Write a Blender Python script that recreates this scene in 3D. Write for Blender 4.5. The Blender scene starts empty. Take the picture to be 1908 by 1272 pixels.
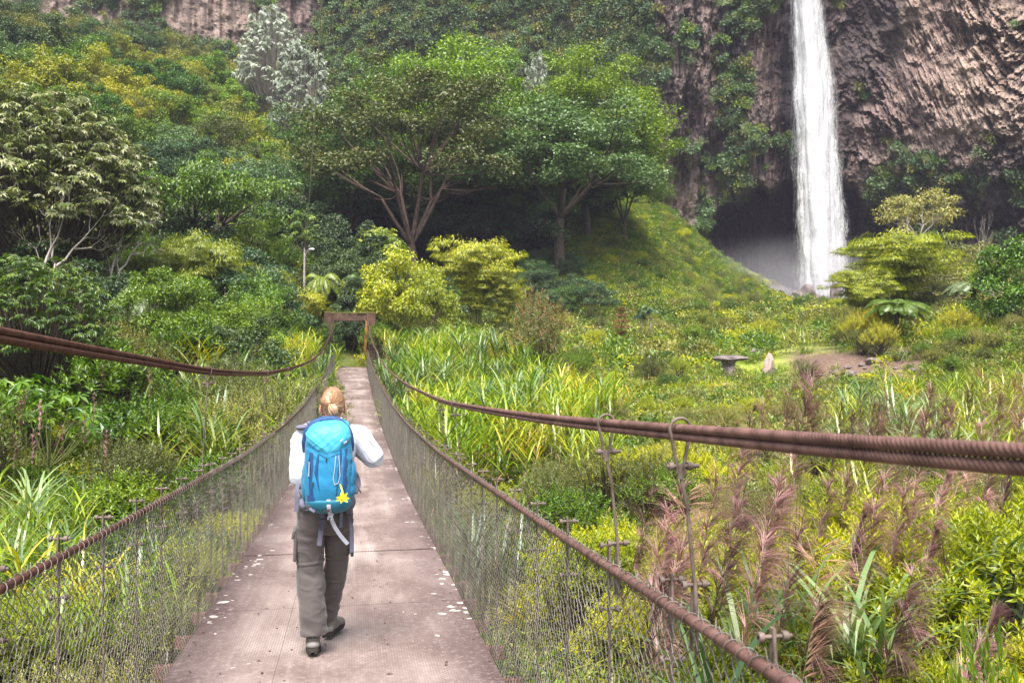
import bpy, math
import numpy as np
from mathutils import Vector, Matrix
SC = bpy.context.scene
COL = SC.collection
PI = math.pi
# ------------------------------------------------------------------ camera
F = 1700.0                      # focal length in photograph pixels (1908 wide)
CX, CZ = 0.12, 8.0              # camera stands on the deck, slightly right of its middle
TH = math.atan(296.0/F)         # camera turned right of the bridge's direction
FWD = np.array([math.sin(TH), math.cos(TH), 0.0])
RGT = np.array([math.cos(TH), -math.sin(TH), 0.0])
CAM = np.array([CX, 0.0, CZ])
cam_data = bpy.data.cameras.new('camera')
cam = bpy.data.objects.new('camera', cam_data)
COL.objects.link(cam)
cam.location = CAM
cam.rotation_euler = (PI/2, 0, -TH)
cam_data.sensor_width = 36.0
cam_data.lens = 36.0*F/1908.0
cam_data.clip_start = 0.05
cam_data.clip_end = 3000
cam_data.dof.use_dof = True
cam_data.dof.focus_distance = 6.2
cam_data.dof.aperture_fstop = 7.0
SC.camera = cam
# ------------------------------------------------------------------ sky and sun
SUN_EL, SUN_AZ = 60.0, -163.0   # azimuth from the bridge's direction, clockwise: behind and to the left
world = bpy.data.worlds.new('World')
SC.world = world
world.use_nodes = True
wn = world.node_tree.nodes; wn.clear()
wl = world.node_tree.links
sky = wn.new('ShaderNodeTexSky')
sky.sky_type = 'NISHITA'
sky.sun_disc = False
sky.sun_elevation = math.radians(SUN_EL)
sky.sun_rotation = math.radians(SUN_AZ)
sky.air_density = 1.0
sky.dust_density = 7.0
sky.ozone_density = 1.5
sky.altitude = 1500
bg = wn.new('ShaderNodeBackground'); bg.inputs['Strength'].default_value = 0.13
whs = wn.new('ShaderNodeHueSaturation'); whs.inputs['Saturation'].default_value = 0.35   # thin bright cloud
wo = wn.new('ShaderNodeOutputWorld')
wl.new(sky.outputs[0], whs.inputs['Color']); wl.new(whs.outputs[0], bg.inputs[0]); wl.new(bg.outputs[0], wo.inputs[0])
sl = bpy.data.lights.new('sun', 'SUN')
sl.energy = 3.5
sl.angle = math.radians(32)
sl.color = (1.0, 0.93, 0.86)
sun = bpy.data.objects.new('sun', sl)
COL.objects.link(sun)
az, el = math.radians(SUN_AZ), math.radians(SUN_EL)
sd = Vector((math.sin(az)*math.cos(el), math.cos(az)*math.cos(el), math.sin(el)))
sun.rotation_euler = sd.to_track_quat('Z', 'Y').to_euler()
SC.view_settings.view_transform = 'Standard'
SC.view_settings.look = 'None'
SC.view_settings.gamma = 1.0
SC.view_settings.exposure = 1.5
SC.render.engine = 'CYCLES'
cy = SC.cycles
cy.max_bounces = 5
cy.diffuse_bounces = 3
cy.glossy_bounces = 2
cy.transmission_bounces = 3
cy.transparent_max_bounces = 12
cy.volume_bounces = 0
cy.use_denoising = True
cy.caustics_reflective = False
cy.caustics_refractive = False
cy.volume_step_rate = 2.0

# ------------------------------------------------------------------ maths helpers
def W(px, py, D):
    """world point seen at photograph pixel (px, py) at camera depth D"""
    return CAM + D*FWD + D*(px-954.0)/F*RGT + np.array([0, 0, -D*(py-636.0)/F])
def XY(px, D):
    p = W(px, 636, D); return p[0], p[1]

def hash2(ix, iy, seed=0):
    h = (ix.astype(np.int64)*374761393 + iy.astype(np.int64)*668265263 + seed*1442695041) & 0x7fffffff
    h = ((h ^ (h >> 13))*1274126177) & 0x7fffffff
    h = (h ^ (h >> 16)) & 0xffffff
    return h/float(0xffffff)
def vnoise(x, y, seed=0):
    x = np.asarray(x, float); y = np.asarray(y, float)
    ix = np.floor(x); iy = np.floor(y); fx = x-ix; fy = y-iy
    fx = fx*fx*(3-2*fx); fy = fy*fy*(3-2*fy)
    a = hash2(ix, iy, seed); b = hash2(ix+1, iy, seed); c = hash2(ix, iy+1, seed); d = hash2(ix+1, iy+1, seed)
    return (a*(1-fx)+b*fx)*(1-fy) + (c*(1-fx)+d*fx)*fy
def fbm(x, y, seed=0, oct=4, gain=0.5):
    s = 0; a = 1; t = 0
    for o in range(oct):
        s = s + a*vnoise(x*2**o+17.3*o, y*2**o-9.1*o, seed+o); t += a; a *= gain
    return s/t        # 0..1
def sstep(a, b, x):
    t = np.clip((np.asarray(x, float)-a)/(b-a), 0, 1); return t*t*(3-2*t)
def cellnoise(u, v, seed=0, jit=0.85):
    """returns nearest-cell random id (0..1), second random, local offset, F2-F1"""
    iu = np.floor(u); iv = np.floor(v)
    best = np.full(u.shape, 1e9); sec = np.full(u.shape, 1e9)
    rid = np.zeros(u.shape); rid2 = np.zeros(u.shape); du = np.zeros(u.shape); dv = np.zeros(u.shape)
    for a in (-1, 0, 1):
        for b in (-1, 0, 1):
            cu = iu+a; cv = iv+b
            px = cu+0.5+jit*(hash2(cu, cv, seed)-0.5); py = cv+0.5+jit*(hash2(cu, cv, seed+7)-0.5)
            d = (u-px)**2+(v-py)**2
            m = d < best
            sec = np.where(m, best, np.minimum(sec, d))
            rid = np.where(m, hash2(cu, cv, seed+13), rid); rid2 = np.where(m, hash2(cu, cv, seed+29), rid2)
            du = np.where(m, u-px, du); dv = np.where(m, v-py, dv)
            best = np.where(m, d, best)
    return rid, rid2, du, dv, np.sqrt(sec)-np.sqrt(best)

class MB:
    """collects vertices and faces (tris or quads) of ONE mesh"""
    def __init__(s): s.V = []; s.F = []; s.n = 0; s.M = []; s.A = {}
    def add(s, V, F, mat=0, **attrs):
        V = np.asarray(V, float).reshape(-1, 3); F = np.asarray(F, int)
        s.V.append(V); s.F.append(F+s.n); s.M.append(np.full(len(F), mat)); s.n += len(V)
        for k, a in attrs.items(): s.A.setdefault(k, []).append(np.broadcast_to(a, (len(V),)))
        return s
    def mesh(s, name, mats, smooth=False):
        V = np.concatenate(s.V)
        me = bpy.data.meshes.new(name)
        me.vertices.add(len(V)); me.vertices.foreach_set('co', V.astype(np.float32).ravel())
        tot = sum(f.size for f in s.F); nf = sum(len(f) for f in s.F)
        me.loops.add(tot); me.polygons.add(nf)
        me.loops.foreach_set('vertex_index', np.concatenate([f.ravel() for f in s.F]).astype(np.int32))
        sizes = np.concatenate([np.full(len(f), f.shape[1]) for f in s.F if len(f)])
        st = np.concatenate([[0], np.cumsum(sizes)[:-1]]).astype(np.int32)
        me.polygons.foreach_set('loop_start', st)
        me.polygons.foreach_set('material_index', np.concatenate(s.M).astype(np.int32))
        me.polygons.foreach_set('use_smooth', np.full(nf, smooth))
        for k, a in s.A.items():
            at = me.attributes.new(k, 'FLOAT', 'POINT'); at.data.foreach_set('value', np.concatenate(a).astype(np.float32))
        me.update(calc_edges=True)
        if not isinstance(mats, (list, tuple)): mats = [mats]
        for m in mats: me.materials.append(m)
        return me
    def build(s, name, mats, parent=None, smooth=False, **tags):
        return link(name, s.mesh(name, mats, smooth), parent, **tags)

def link(name, data, parent=None, loc=None, rz=None, sc=None, label=None, category=None, group=None, kind=None):
    o = bpy.data.objects.new(name, data); COL.objects.link(o)
    if parent is not None: o.parent = parent
    if loc is not None: o.location = [float(v) for v in loc]
    if rz is not None: o.rotation_euler = (0, 0, float(rz))
    if sc is not None: o.scale = (float(sc),)*3 if np.isscalar(sc) else [float(v) for v in sc]
    for k, v in (('label', label), ('category', category), ('group', group), ('kind', kind)):
        if v: o[k] = v
    return o
def empty(name, loc=(0, 0, 0), rz=0, **t): return link(name, None, None, loc, rz, **t)

def frames(P):
    P = np.asarray(P, float)
    T = np.gradient(P, axis=0); T /= np.linalg.norm(T, axis=1, keepdims=True)+1e-12
    up = np.array([0, 0, 1.0]) if abs(T[0][2]) < 0.9 else np.array([1.0, 0, 0])
    n = np.cross(T[0], up); n /= np.linalg.norm(n); N = [n]
    for i in range(1, len(P)):
        n = N[-1]-T[i]*np.dot(N[-1], T[i]); n /= np.linalg.norm(n)+1e-12; N.append(n)
    N = np.array(N); B = np.cross(T, N); return T, N, B
def tube(mb, P, r, sides=6, mat=0, cap=True, twist=None, flat=1.0):
    """round tube through P; r scalar or per point; twist=(lobes, pitch, depth) makes a laid wire rope"""
    P = np.asarray(P, float); n = len(P); r = np.broadcast_to(r, (n,)).astype(float)
    T, N, B = frames(P)
    a = np.linspace(0, 2*PI, sides, endpoint=False)
    R = np.repeat(r[:, None], sides, 1)
    if twist:
        s = np.concatenate([[0], np.cumsum(np.linalg.norm(np.diff(P, axis=0), axis=1))])
        ph = twist[0]*a[None, :] - 2*PI*s[:, None]/twist[1]
        R = R*(1-twist[2]*(1-np.abs(np.cos(ph/2))))
    V = P[:, None, :] + R[:, :, None]*(np.cos(a)[None, :, None]*N[:, None, :] + flat*np.sin(a)[None, :, None]*B[:, None, :])
    i = np.arange(n-1)[:, None]*sides; j = np.arange(sides)[None, :]; k = (j+1) % sides
    Fq = np.stack([i+j, i+k, i+sides+k, i+sides+j], -1).reshape(-1, 4)
    mb.add(V.reshape(-1, 3), Fq, mat)
    if cap and sides > 2:
        for row, flip in ((0, True), (n-1, False)):
            c = V[row]; m = c.mean(0); f = np.array([[sides, (q+1) % sides, q] if flip else [sides, q, (q+1) % sides] for q in range(sides)])
            mb.add(np.vstack([c, m]), f, mat)
    return mb
def many_tubes(mb, A, Bp, r, sides=3, mat=0):
    """straight bars A[i]->B[i]"""
    A = np.asarray(A, float); Bp = np.asarray(Bp, float); r = np.broadcast_to(r, (len(A),))
    T = Bp-A; T /= np.linalg.norm(T, axis=1, keepdims=True)+1e-12
    up = np.where(np.abs(T[:, 2:3]) < 0.9, np.array([[0, 0, 1.0]]), np.array([[1.0, 0, 0]]))
    N = np.cross(T, up); N /= np.linalg.norm(N, axis=1, keepdims=True); Bn = np.cross(T, N)
    a = np.linspace(0, 2*PI, sides, endpoint=False)
    off = r[:, None, None]*(np.cos(a)[None, :, None]*N[:, None]+np.sin(a)[None, :, None]*Bn[:, None])
    V = np.concatenate([A[:, None]+off, Bp[:, None]+off], 1)
    b = (np.arange(len(A))*2*sides)[:, None]; j = np.arange(sides)[None]; k = (j+1) % sides
    mb.add(V.reshape(-1, 3), np.stack([b+j, b+k, b+sides+k, b+sides+j], -1).reshape(-1, 4), mat)
def box(mb, c, s, mat=0, rot=None, bev=0.0):
    c = np.asarray(c, float); s = np.asarray(s, float)/2
    if bev <= 0:
        V = np.array([[x, y, z] for x in (-1, 1) for y in (-1, 1) for z in (-1, 1)])*s
        Fq = [[0, 1, 3, 2], [4, 6, 7, 5], [0, 4, 5, 1], [2, 3, 7, 6], [0, 2, 6, 4], [1, 5, 7, 3]]
    else:
        import bmesh
        bm = bmesh.new(); bmesh.ops.create_cube(bm, size=2)
        for v in bm.verts: v.co = Vector((v.co.x*s[0], v.co.y*s[1], v.co.z*s[2]))
        bmesh.ops.bevel(bm, geom=list(bm.edges), offset=bev, segments=2, affect='EDGES', profile=0.5)
        bmesh.ops.triangulate(bm, faces=bm.faces)
        V = np.array([v.co[:] for v in bm.verts]); Fq = [[v.index for v in f.verts] for f in bm.faces]; bm.free()
    V = np.array(V)
    if rot is not None: V = V@np.asarray(Matrix(rot) if not isinstance(rot, np.ndarray) else rot).T
    mb.add(V+c, Fq, mat)
def grid_faces(ny, nx, wrap=False):
    i = np.arange(ny-1)[:, None]*nx; j = np.arange(nx-(0 if wrap else 1))[None]; k = (j+1) % nx
    return np.stack([i+j, i+k, i+nx+k, i+nx+j], -1).reshape(-1, 4)

# ------------------------------------------------------------------ materials
def newmat(name):
    m = bpy.data.materials.new(name); m.use_nodes = True
    nt = m.node_tree; nt.nodes.clear(); out = nt.nodes.new('ShaderNodeOutputMaterial')
    return m, nt, out
def N_(nt, t, **inp):
    n = nt.nodes.new(t)
    for k, v in inp.items():
        if k.startswith('_'): setattr(n, k[1:], v)
        else:
            key = k.replace('0', ' ') if k.replace('0', ' ') in [i.name for i in n.inputs] else k
            n.inputs[key].default_value = v
    return n
def ramp(nt, fac, stops, mode='LINEAR'):
    r = nt.nodes.new('ShaderNodeValToRGB'); r.color_ramp.interpolation = mode
    e = r.color_ramp.elements
    while len(e) < len(stops): e.new(0.5)
    for el, (p, c) in zip(e, stops):
        el.position = p; el.color = (*c, 1) if len(c) == 3 else c
    if fac is not None: nt.links.new(fac, r.inputs[0])
    return r
def coords(nt, scale=(1, 1, 1), kind='Object'):
    tc = nt.nodes.new('ShaderNodeTexCoord'); mp = nt.nodes.new('ShaderNodeMapping')
    mp.inputs['Scale'].default_value = scale; nt.links.new(tc.outputs[kind], mp.inputs[0]); return mp.outputs[0]
def noise(nt, vec, scale, detail=4, rough=0.55, dist=0.0):
    n = nt.nodes.new('ShaderNodeTexNoise'); n.inputs['Scale'].default_value = scale
    n.inputs['Detail'].default_value = detail; n.inputs['Roughness'].default_value = rough; n.inputs['Distortion'].default_value = dist
    if vec is not None: nt.links.new(vec, n.inputs['Vector'])
    return n.outputs['Fac']
def math_(nt, op, a, b=None, clamp=False):
    n = nt.nodes.new('ShaderNodeMath'); n.operation = op; n.use_clamp = clamp
    for i, v in ((0, a), (1, b)):
        if v is None: continue
        if isinstance(v, (int, float)): n.inputs[i].default_value = v
        else: nt.links.new(v, n.inputs[i])
    return n.outputs[0]
def mix(nt, fac, a, b, mode='MIX'):
    n = nt.nodes.new('ShaderNodeMix'); n.data_type = 'RGBA'; n.blend_type = mode
    for i, v in ((0, fac), (6, a), (7, b)):
        if isinstance(v, (int, float)): n.inputs[i].default_value = v
        elif isinstance(v, tuple): n.inputs[i].default_value = (*v, 1) if len(v) == 3 else v
        else: nt.links.new(v, n.inputs[i])
    return n.outputs[2]
def bump(nt, h, strength=0.5, dist=0.01):
    b = nt.nodes.new('ShaderNodeBump'); b.inputs['Strength'].default_value = strength; b.inputs['Distance'].default_value = dist
    nt.links.new(h, b.inputs['Height']); return b.outputs[0]
def attr(nt, name):
    a = nt.nodes.new('ShaderNodeAttribute'); a.attribute_name = name; return a.outputs['Fac']
def principled(nt, out, col, rough=0.7, spec=0.3, metal=0.0, normal=None, **kw):
    p = nt.nodes.new('ShaderNodeBsdfPrincipled')
    for k, v in (('Base Color', col), ('Roughness', rough), ('Metallic', metal), ('Specular IOR Level', spec)):
        if isinstance(v, (int, float)): p.inputs[k].default_value = v
        elif isinstance(v, tuple): p.inputs[k].default_value = (*v, 1) if len(v) == 3 else v
        else: nt.links.new(v, p.inputs[k])
    if normal is not None: nt.links.new(normal, p.inputs['Normal'])
    for k, v in kw.items(): p.inputs[k].default_value = v
    nt.links.new(p.outputs[0], out.inputs[0]); return p
def simple(name, c1, c2, scale=8, rough=0.8, spec=0.3, bstr=0.3, bdist=0.005, stretch=(1, 1, 1), detail=5, metal=0.0):
    m, nt, out = newmat(name); v = coords(nt, stretch); n = noise(nt, v, scale, detail, 0.6)
    r = ramp(nt, n, [(0.3, c1), (0.7, c2)])
    principled(nt, out, r.outputs[0], rough, spec, metal, bump(nt, n, bstr, bdist)); return m
def foliage(name, cols, trans=0.3, gloss=0.05, rough=0.45, tint=0.25):
    """leaf material: colour per leaf and per plant, light passing through, slight sheen"""
    m, nt, out = newmat(name)
    g = nt.nodes.new('ShaderNodeNewGeometry'); oi = nt.nodes.new('ShaderNodeObjectInfo')
    n = len(cols); st = [((i+0.5)/n, c) for i, c in enumerate(cols)]
    v = math_(nt, 'ADD', math_(nt, 'MULTIPLY', g.outputs['Random Per Island'], 1.0-tint), math_(nt, 'MULTIPLY', oi.outputs['Random'], tint))
    r = ramp(nt, v, st)
    br = math_(nt, 'ADD', math_(nt, 'MULTIPLY', oi.outputs['Random'], 0.5), 0.75)
    c = mix(nt, 1.0, r.outputs[0], br, 'MULTIPLY')
    hs = nt.nodes.new('ShaderNodeHueSaturation'); hs.inputs['Value'].default_value = 1.0; hs.inputs['Saturation'].default_value = 1.12
    hh = math_(nt, 'ADD', math_(nt, 'MULTIPLY', oi.outputs['Random'], -0.03), 0.512)
    nt.links.new(hh, hs.inputs['Hue']); nt.links.new(c, hs.inputs['Color']); c = hs.outputs[0]
    d = nt.nodes.new('ShaderNodeBsdfDiffuse'); t = nt.nodes.new('ShaderNodeBsdfTranslucent'); gl = nt.nodes.new('ShaderNodeBsdfGlossy')
    gl.inputs['Roughness'].default_value = rough; gl.inputs['Color'].default_value = (0.9, 0.95, 0.9, 1)
    tcol = mix(nt, 1.0, c, (1.15, 1.25, 0.6), 'MULTIPLY')
    nt.links.new(c, d.inputs[0]); nt.links.new(tcol, t.inputs[0])
    m1 = nt.nodes.new('ShaderNodeMixShader'); m1.inputs[0].default_value = trans
    nt.links.new(d.outputs[0], m1.inputs[1]); nt.links.new(t.outputs[0], m1.inputs[2])
    m2 = nt.nodes.new('ShaderNodeMixShader'); m2.inputs[0].default_value = gloss
    nt.links.new(m1.outputs[0], m2.inputs[1]); nt.links.new(gl.outputs[0], m2.inputs[2])
    nt.links.new(m2.outputs[0], out.inputs[0]); return m
# ------------------------------------------------------------------ ground heights
GP = []
def Gp(px, zr, D): x, y = XY(px, D); GP.append((x, y, CZ+zr))
def Gx(x, y, zr): GP.append((CX+x, y, CZ+zr))
for a in [(0, 0, -5.5), (2, 2, -4.0), (3.5, 3, -3.4), (6, 3, -3.3), (12, 4, -3.3), (4, 8, -3.5), (10, 10, -3.4), (18, 14, -3.2), (0, 20, -5.5), (0, 40, -5.6), (3, 15, -4.0),
          (0, -30, -5), (30, 0, -4), (60, 20, -2), (-30, -10, -3), (40, -30, -3), (-60, 0, 10),
          (-3, 2, -4.6), (-8, 5, -4.8), (-5, 12, -4.9), (-12, 12, -4.3), (-18, 20, -3.4), (-6, 25, -5), (-14, 32, -2.4), (-5, 40, -3.4), (-8, 50, -1.8), (-3, 48, -2.6),
          (-3, 58, -1.7), (3, 58, -1.7), (3, 48, -2.8), (-25, 10, -3), (0, 62.5, -1.9), (0, 66, -1.8), (-60, 40, 12)]: Gx(*a)
for a in [(900, -4.2, 20), (1200, -3.7, 20), (1600, -3.3, 20), (1900, -3.1, 20), (900, -4.0, 35), (1200, -3.7, 35), (1600, -3.1, 35), (1900, -2.6, 35),
          (760, -2.9, 45), (850, -1.5, 60), (950, -1.6, 60), (900, -2.3, 50), (1000, -2.8, 50), (1200, -2.8, 52), (1350, -2.0, 60), (1440, -2.2, 58), (1600, -2.9, 50), (1600, -0.1, 60), (1800, 0.1, 57),
          (1900, 0.4, 52), (1500, -2.6, 52), (1750, -2.8, 46), (1500, -0.6, 66), (1100, -2.0, 65), (1300, -0.7, 68), (1450, 0.2, 80), (1650, 1.8, 80), (1900, 1.8, 75), (1250, 1.5, 95),
          (1500, 2.6, 95), (1500, 4.6, 130), (1500, 6.8, 148), (1600, 6.8, 150), (1750, 5, 125), (1900, 4, 110), (2300, 6, 100),
          (1403, 9.0, 148), (1341, 12.6, 149), (1300, 16.2, 150), (1250, 20.8, 151), (1200, 23.6, 152), (1300, 9.5, 138), (1220, 13.5, 135), (1120, 22, 137), (1100, 17, 125), (1050, 10, 115), (1150, 9, 115), (1150, 4, 100),
          (1300, 6, 125), (1250, 3, 100), (650, 8, 125), (750, 7.5, 108), (900, 8.5, 115), (650, 0, 75), (570, 5.2, 80), (500, 4, 80), (850, 2, 85),
          (700, 1, 72), (600, 10, 140), (900, 12, 140), (700, 30, 165), (1000, 30, 165), (300, 0, 60), (100, -1, 45), (0, -3, 30), (300, 6, 80),
          (100, 8, 75), (0, 6, 60), (300, 22, 110), (0, 22, 95), (300, 38, 145), (0, 40, 130), (500, 20, 125), (500, 40, 160), (0, 52, 165),
          (300, 50, 172), (-300, 55, 160), (-300, 20, 80), (1500, 8, 175), (1900, 6, 160), (500, 60, 230), (1500, 30, 230)]: Gp(*a)
GP = np.array(GP)
def _solve():
    n = len(GP); d = np.hypot(GP[:, None, 0]-GP[None, :, 0], GP[:, None, 1]-GP[None, :, 1])
    A = np.zeros((n+1, n+1)); A[:n, :n] = -d - 0.6*np.eye(n); A[:n, n] = 1; A[n, :n] = 1
    return np.linalg.solve(A, np.concatenate([GP[:, 2], [0]]))
_w = _solve()
def ground_z(x, y):
    x = np.asarray(x, float); y = np.asarray(y, float); sh = x.shape
    xf = x.ravel(); yf = y.ravel(); z = np.full(xf.shape, _w[-1])
    for s in range(0, len(xf), 20000):
        d = np.hypot(xf[s:s+20000, None]-GP[None, :, 0], yf[s:s+20000, None]-GP[None, :, 1])
        z[s:s+20000] += -d@_w[:-1]
    z = np.clip(z, CZ-7.5, CZ+70)
    z += (fbm(xf*0.23, yf*0.23, 5, 3)-0.5)*0.7 + (fbm(xf*0.06, yf*0.06, 9, 2)-0.5)*1.0
    under = CZ+np.interp(yf, [0, 20, 40, 50, 56, 60.5, 63], [-3.4, -4.2, -4.0, -3.6, -3.2, -2.9, -1.9])   # the gorge the bridge spans
    gap = np.abs(xf-0.0)
    z = np.where((yf > -8) & (yf < 64), np.minimum(z, under+sstep(1.9, 4.2, gap)*4.0+np.maximum(gap-4.2, 0)*3), z)
    return z.reshape(sh)
def to_pix(x, y, z):
    dx = np.asarray(x)-CX; dy = np.asarray(y)
    D = dx*FWD[0]+dy*FWD[1]; R = dx*RGT[0]+dy*RGT[1]
    D_ = np.maximum(D, 0.01)
    return 954+F*R/D_, 636-F*(np.asarray(z)-CZ)/D_, D
def gauss_line(n0, a, b):
    return np.linspace(a, b, n0)
xs = np.concatenate([[-900, -500, -300, -220], np.arange(-160, -40, 2.5), np.arange(-40, 45, 0.7), np.arange(45, 130, 2.0), [150, 220, 320, 500, 900]])
ys = np.concatenate([[-900, -500, -250, -120, -60, -40], np.arange(-30, 0, 2.0), np.arange(0, 90, 0.8), np.arange(90, 190, 1.6), [200, 220, 260, 340, 500, 900]])
X, Y = np.meshgrid(xs, ys)
Z = ground_z(np.clip(X, -200, 180), np.clip(Y, -60, 230))
px, py, D = to_pix(X, Y, Z)
# what the ground is made of: bare soil bank, mown lawn, wild growth
soil = sstep(1440, 1500, px)*(1-sstep(1710, 1790, px))*sstep(636, 668, py)*(1-sstep(712, 735, py))*(D > 40)*(D < 75)
soil = np.clip(soil + 0.9*sstep(20, 12, np.hypot(px-1250, (py-725)*4))*(D > 30), 0, 1)
lawn = (sstep(1240, 1300, px)*(1-sstep(1500, 1620, px))*sstep(600, 625, py)*(1-sstep(715, 740, py))*(D > 45)*(D < 100)
        + sstep(1060, 1120, px)*(1-sstep(1430, 1460, px))*(D > 98)*sstep(360, 380, py)*1.0
        + sstep(1560, 1620, px)*(1-sstep(1660, 1690, px))*sstep(598, 604, py)*(1-sstep(618, 625, py)))
stone = sstep(140, 150, D)*sstep(1400, 1440, px)*(px < 2200)
m, nt, out = newmat('ground')
v = coords(nt); n1 = noise(nt, v, 0.5, 8, 0.65); n2 = noise(nt, v, 6.0, 6, 0.7)
wild = ramp(nt, n1, [(0.3, (0.035, 0.05, 0.012)), (0.5, (0.075, 0.10, 0.022)), (0.7, (0.12, 0.13, 0.04))]).outputs[0]
gr = ramp(nt, math_(nt, 'ADD', math_(nt, 'MULTIPLY', n2, 0.5), math_(nt, 'MULTIPLY', n1, 0.5)), [(0.36, (0.085, 0.14, 0.02)), (0.48, (0.22, 0.28, 0.045)), (0.56, (0.33, 0.36, 0.09)), (0.66, (0.36, 0.32, 0.14))]).outputs[0]
so = ramp(nt, n2, [(0.3, (0.09, 0.06, 0.045)), (0.55, (0.17, 0.115, 0.09)), (0.75, (0.27, 0.20, 0.17))]).outputs[0]
st = ramp(nt, n2, [(0.3, (0.05, 0.045, 0.05)), (0.7, (0.2, 0.18, 0.18))]).outputs[0]
jl = math_(nt, 'MULTIPLY', attr(nt, 'lawn'), math_(nt, 'ADD', n1, 0.45), True)
c = mix(nt, jl, wild, gr)
js = math_(nt, 'MULTIPLY', attr(nt, 'soil'), math_(nt, 'ADD', n2, 0.55), True)
c = mix(nt, js, c, so); c = mix(nt, attr(nt, 'stone'), c, st)
principled(nt, out, c, 0.95, 0.1, 0, bump(nt, n2, 0.8, 0.15))
MAT_GROUND = m
mb = MB(); mb.add(np.stack([X, Y, Z], -1), grid_faces(*X.shape), 0, soil=soil.ravel(), lawn=np.clip(lawn, 0, 1).ravel(), stone=stone.ravel())
mb.build('ground', MAT_GROUND, smooth=True, kind='structure', label='valley floor with wild growth, mown lawn and a bare soil bank')

# ------------------------------------------------------------------ cliff
def cliff_depth(px):
    return np.interp(px, [-700, -300, 300, 600, 900, 1050, 1180, 1300, 1400, 1480, 1560, 1650, 1780, 1900, 2100, 2500],
                     [175, 186, 190, 192, 188, 180, 168, 160, 159, 162, 161, 156, 148, 139, 128, 110])
NX, NY = 1180, 400
u = np.concatenate([np.linspace(-700, 1080, 420), np.linspace(1082, 1960, 660), np.linspace(1964, 2500, 100)])
vtop = 700.0
vv = np.linspace(640, -420, NY)       # photograph rows; the rock goes well below the ground and far above the frame
U, V_ = np.meshgrid(u, vv)
Dm = cliff_depth(U) + 0
# large forms
Dm = Dm - 6*(fbm(U/260, V_/420, 21, 3)-0.5)*2 - 3.2*(fbm(U/90, V_/150, 22, 3)-0.5)*2
# buttress left of the fall, chute the water runs in
Dm += 5.0*np.exp(-((U-(1505+V_*0.06))/55.0)**2)*sstep(420, 250, V_)
Dm -= 3.5*np.exp(-((U-1410)/38.0)**2)
# bulging overhang right of the fall
Dm -= 7.0*np.exp(-((U-1800)/190.0)**2 - ((V_-230)/130.0)**2)
# the amphitheatre cave behind the fall
arch = 322 + np.abs((U-1500)/np.where(U < 1500, 205.0, 170.0))**1.7*np.where(U < 1500, 110, 80) + 30*(fbm(U/30, V_*0+3, 31, 4)-0.5)*2
arch = np.where(U > 1655, arch + (U-1655)*1.2, arch)
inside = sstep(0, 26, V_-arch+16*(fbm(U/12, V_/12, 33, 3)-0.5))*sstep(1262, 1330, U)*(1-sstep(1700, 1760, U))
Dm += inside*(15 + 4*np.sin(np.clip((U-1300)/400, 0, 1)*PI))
# column directions: upright at left, leaning right of the fall
ra, rb, _a, _b, _e = cellnoise(U/150+0.35*fbm(U/50, V_/50, 39, 2), V_/105+0.35*fbm(U/50, V_/50, 40, 2), 41)
ang = np.radians(np.interp(U + 0.25*V_, [1100, 1480, 1560, 1700, 1900, 2100], [2, 4, 28, 46, 52, 40]))
ang = np.radians(np.where(U < 1530, 7*(ra-0.5), 22+34*ra+18*sstep(1560, 1900, U)))
U0 = np.floor(U/150)*0
ca, sa = np.cos(ang), np.sin(ang)
wx = U + 9*(fbm(U/40, V_/40, 43, 2)-0.5); wy = V_ + 9*(fbm(U/40, V_/40, 44, 2)-0.5)
ac = wx*ca + wy*sa; al = -wx*sa + wy*ca
wid = np.where(U < 1560, 8.0, 9.5)
left_ = (U < 1530)
r1, r2, du, dv, ed = cellnoise(ac/np.where(left_, 6.5, 7.5), al/np.where(left_, 34.0, 19.0), 51)
r3, r4, du2, dv2, ed2 = cellnoise(ac/20.0, al/np.where(left_, 90.0, 46.0), 57)
r5, _, du3, dv3, ed3 = cellnoise(ac/3.8, al/10.0, 63)
blk = sstep(1120, 1230, U)*0.75+0.25
rightish = sstep(1540, 1650, U)
amp_ = 0.25+1.25*sstep(0.25, 0.75, fbm(U/75, V_/60, 65, 3))
disp = (0.85*(r1-0.5) + 0.55*dv*rightish + 1.3*(r3-0.5) + 0.8*dv2*rightish + 0.5*(r5-0.5))*blk*amp_
disp -= 0.4*sstep(0.10, 0.0, ed)*blk*amp_
disp += 2.2*(fbm(U/45, V_/38, 73, 3)-0.5)*2*rightish
disp += 0.9*(fbm(U/14, V_/14, 71, 3)-0.5)*2
disp += np.where(left_, 1.8*(fbm(U/9, V_/120, 75, 3)-0.5)*2 + 1.6*(fbm(U/30, V_/70, 76, 2)-0.5)*2, 0)
Dm = Dm - disp*(1-0.35*inside)
R_ = (U-954)/F
XX = CX + Dm*(FWD[0]+R_*RGT[0]); YY = Dm*(FWD[1]+R_*RGT[1]); ZZ = CZ - Dm*(V_-636)/F
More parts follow.
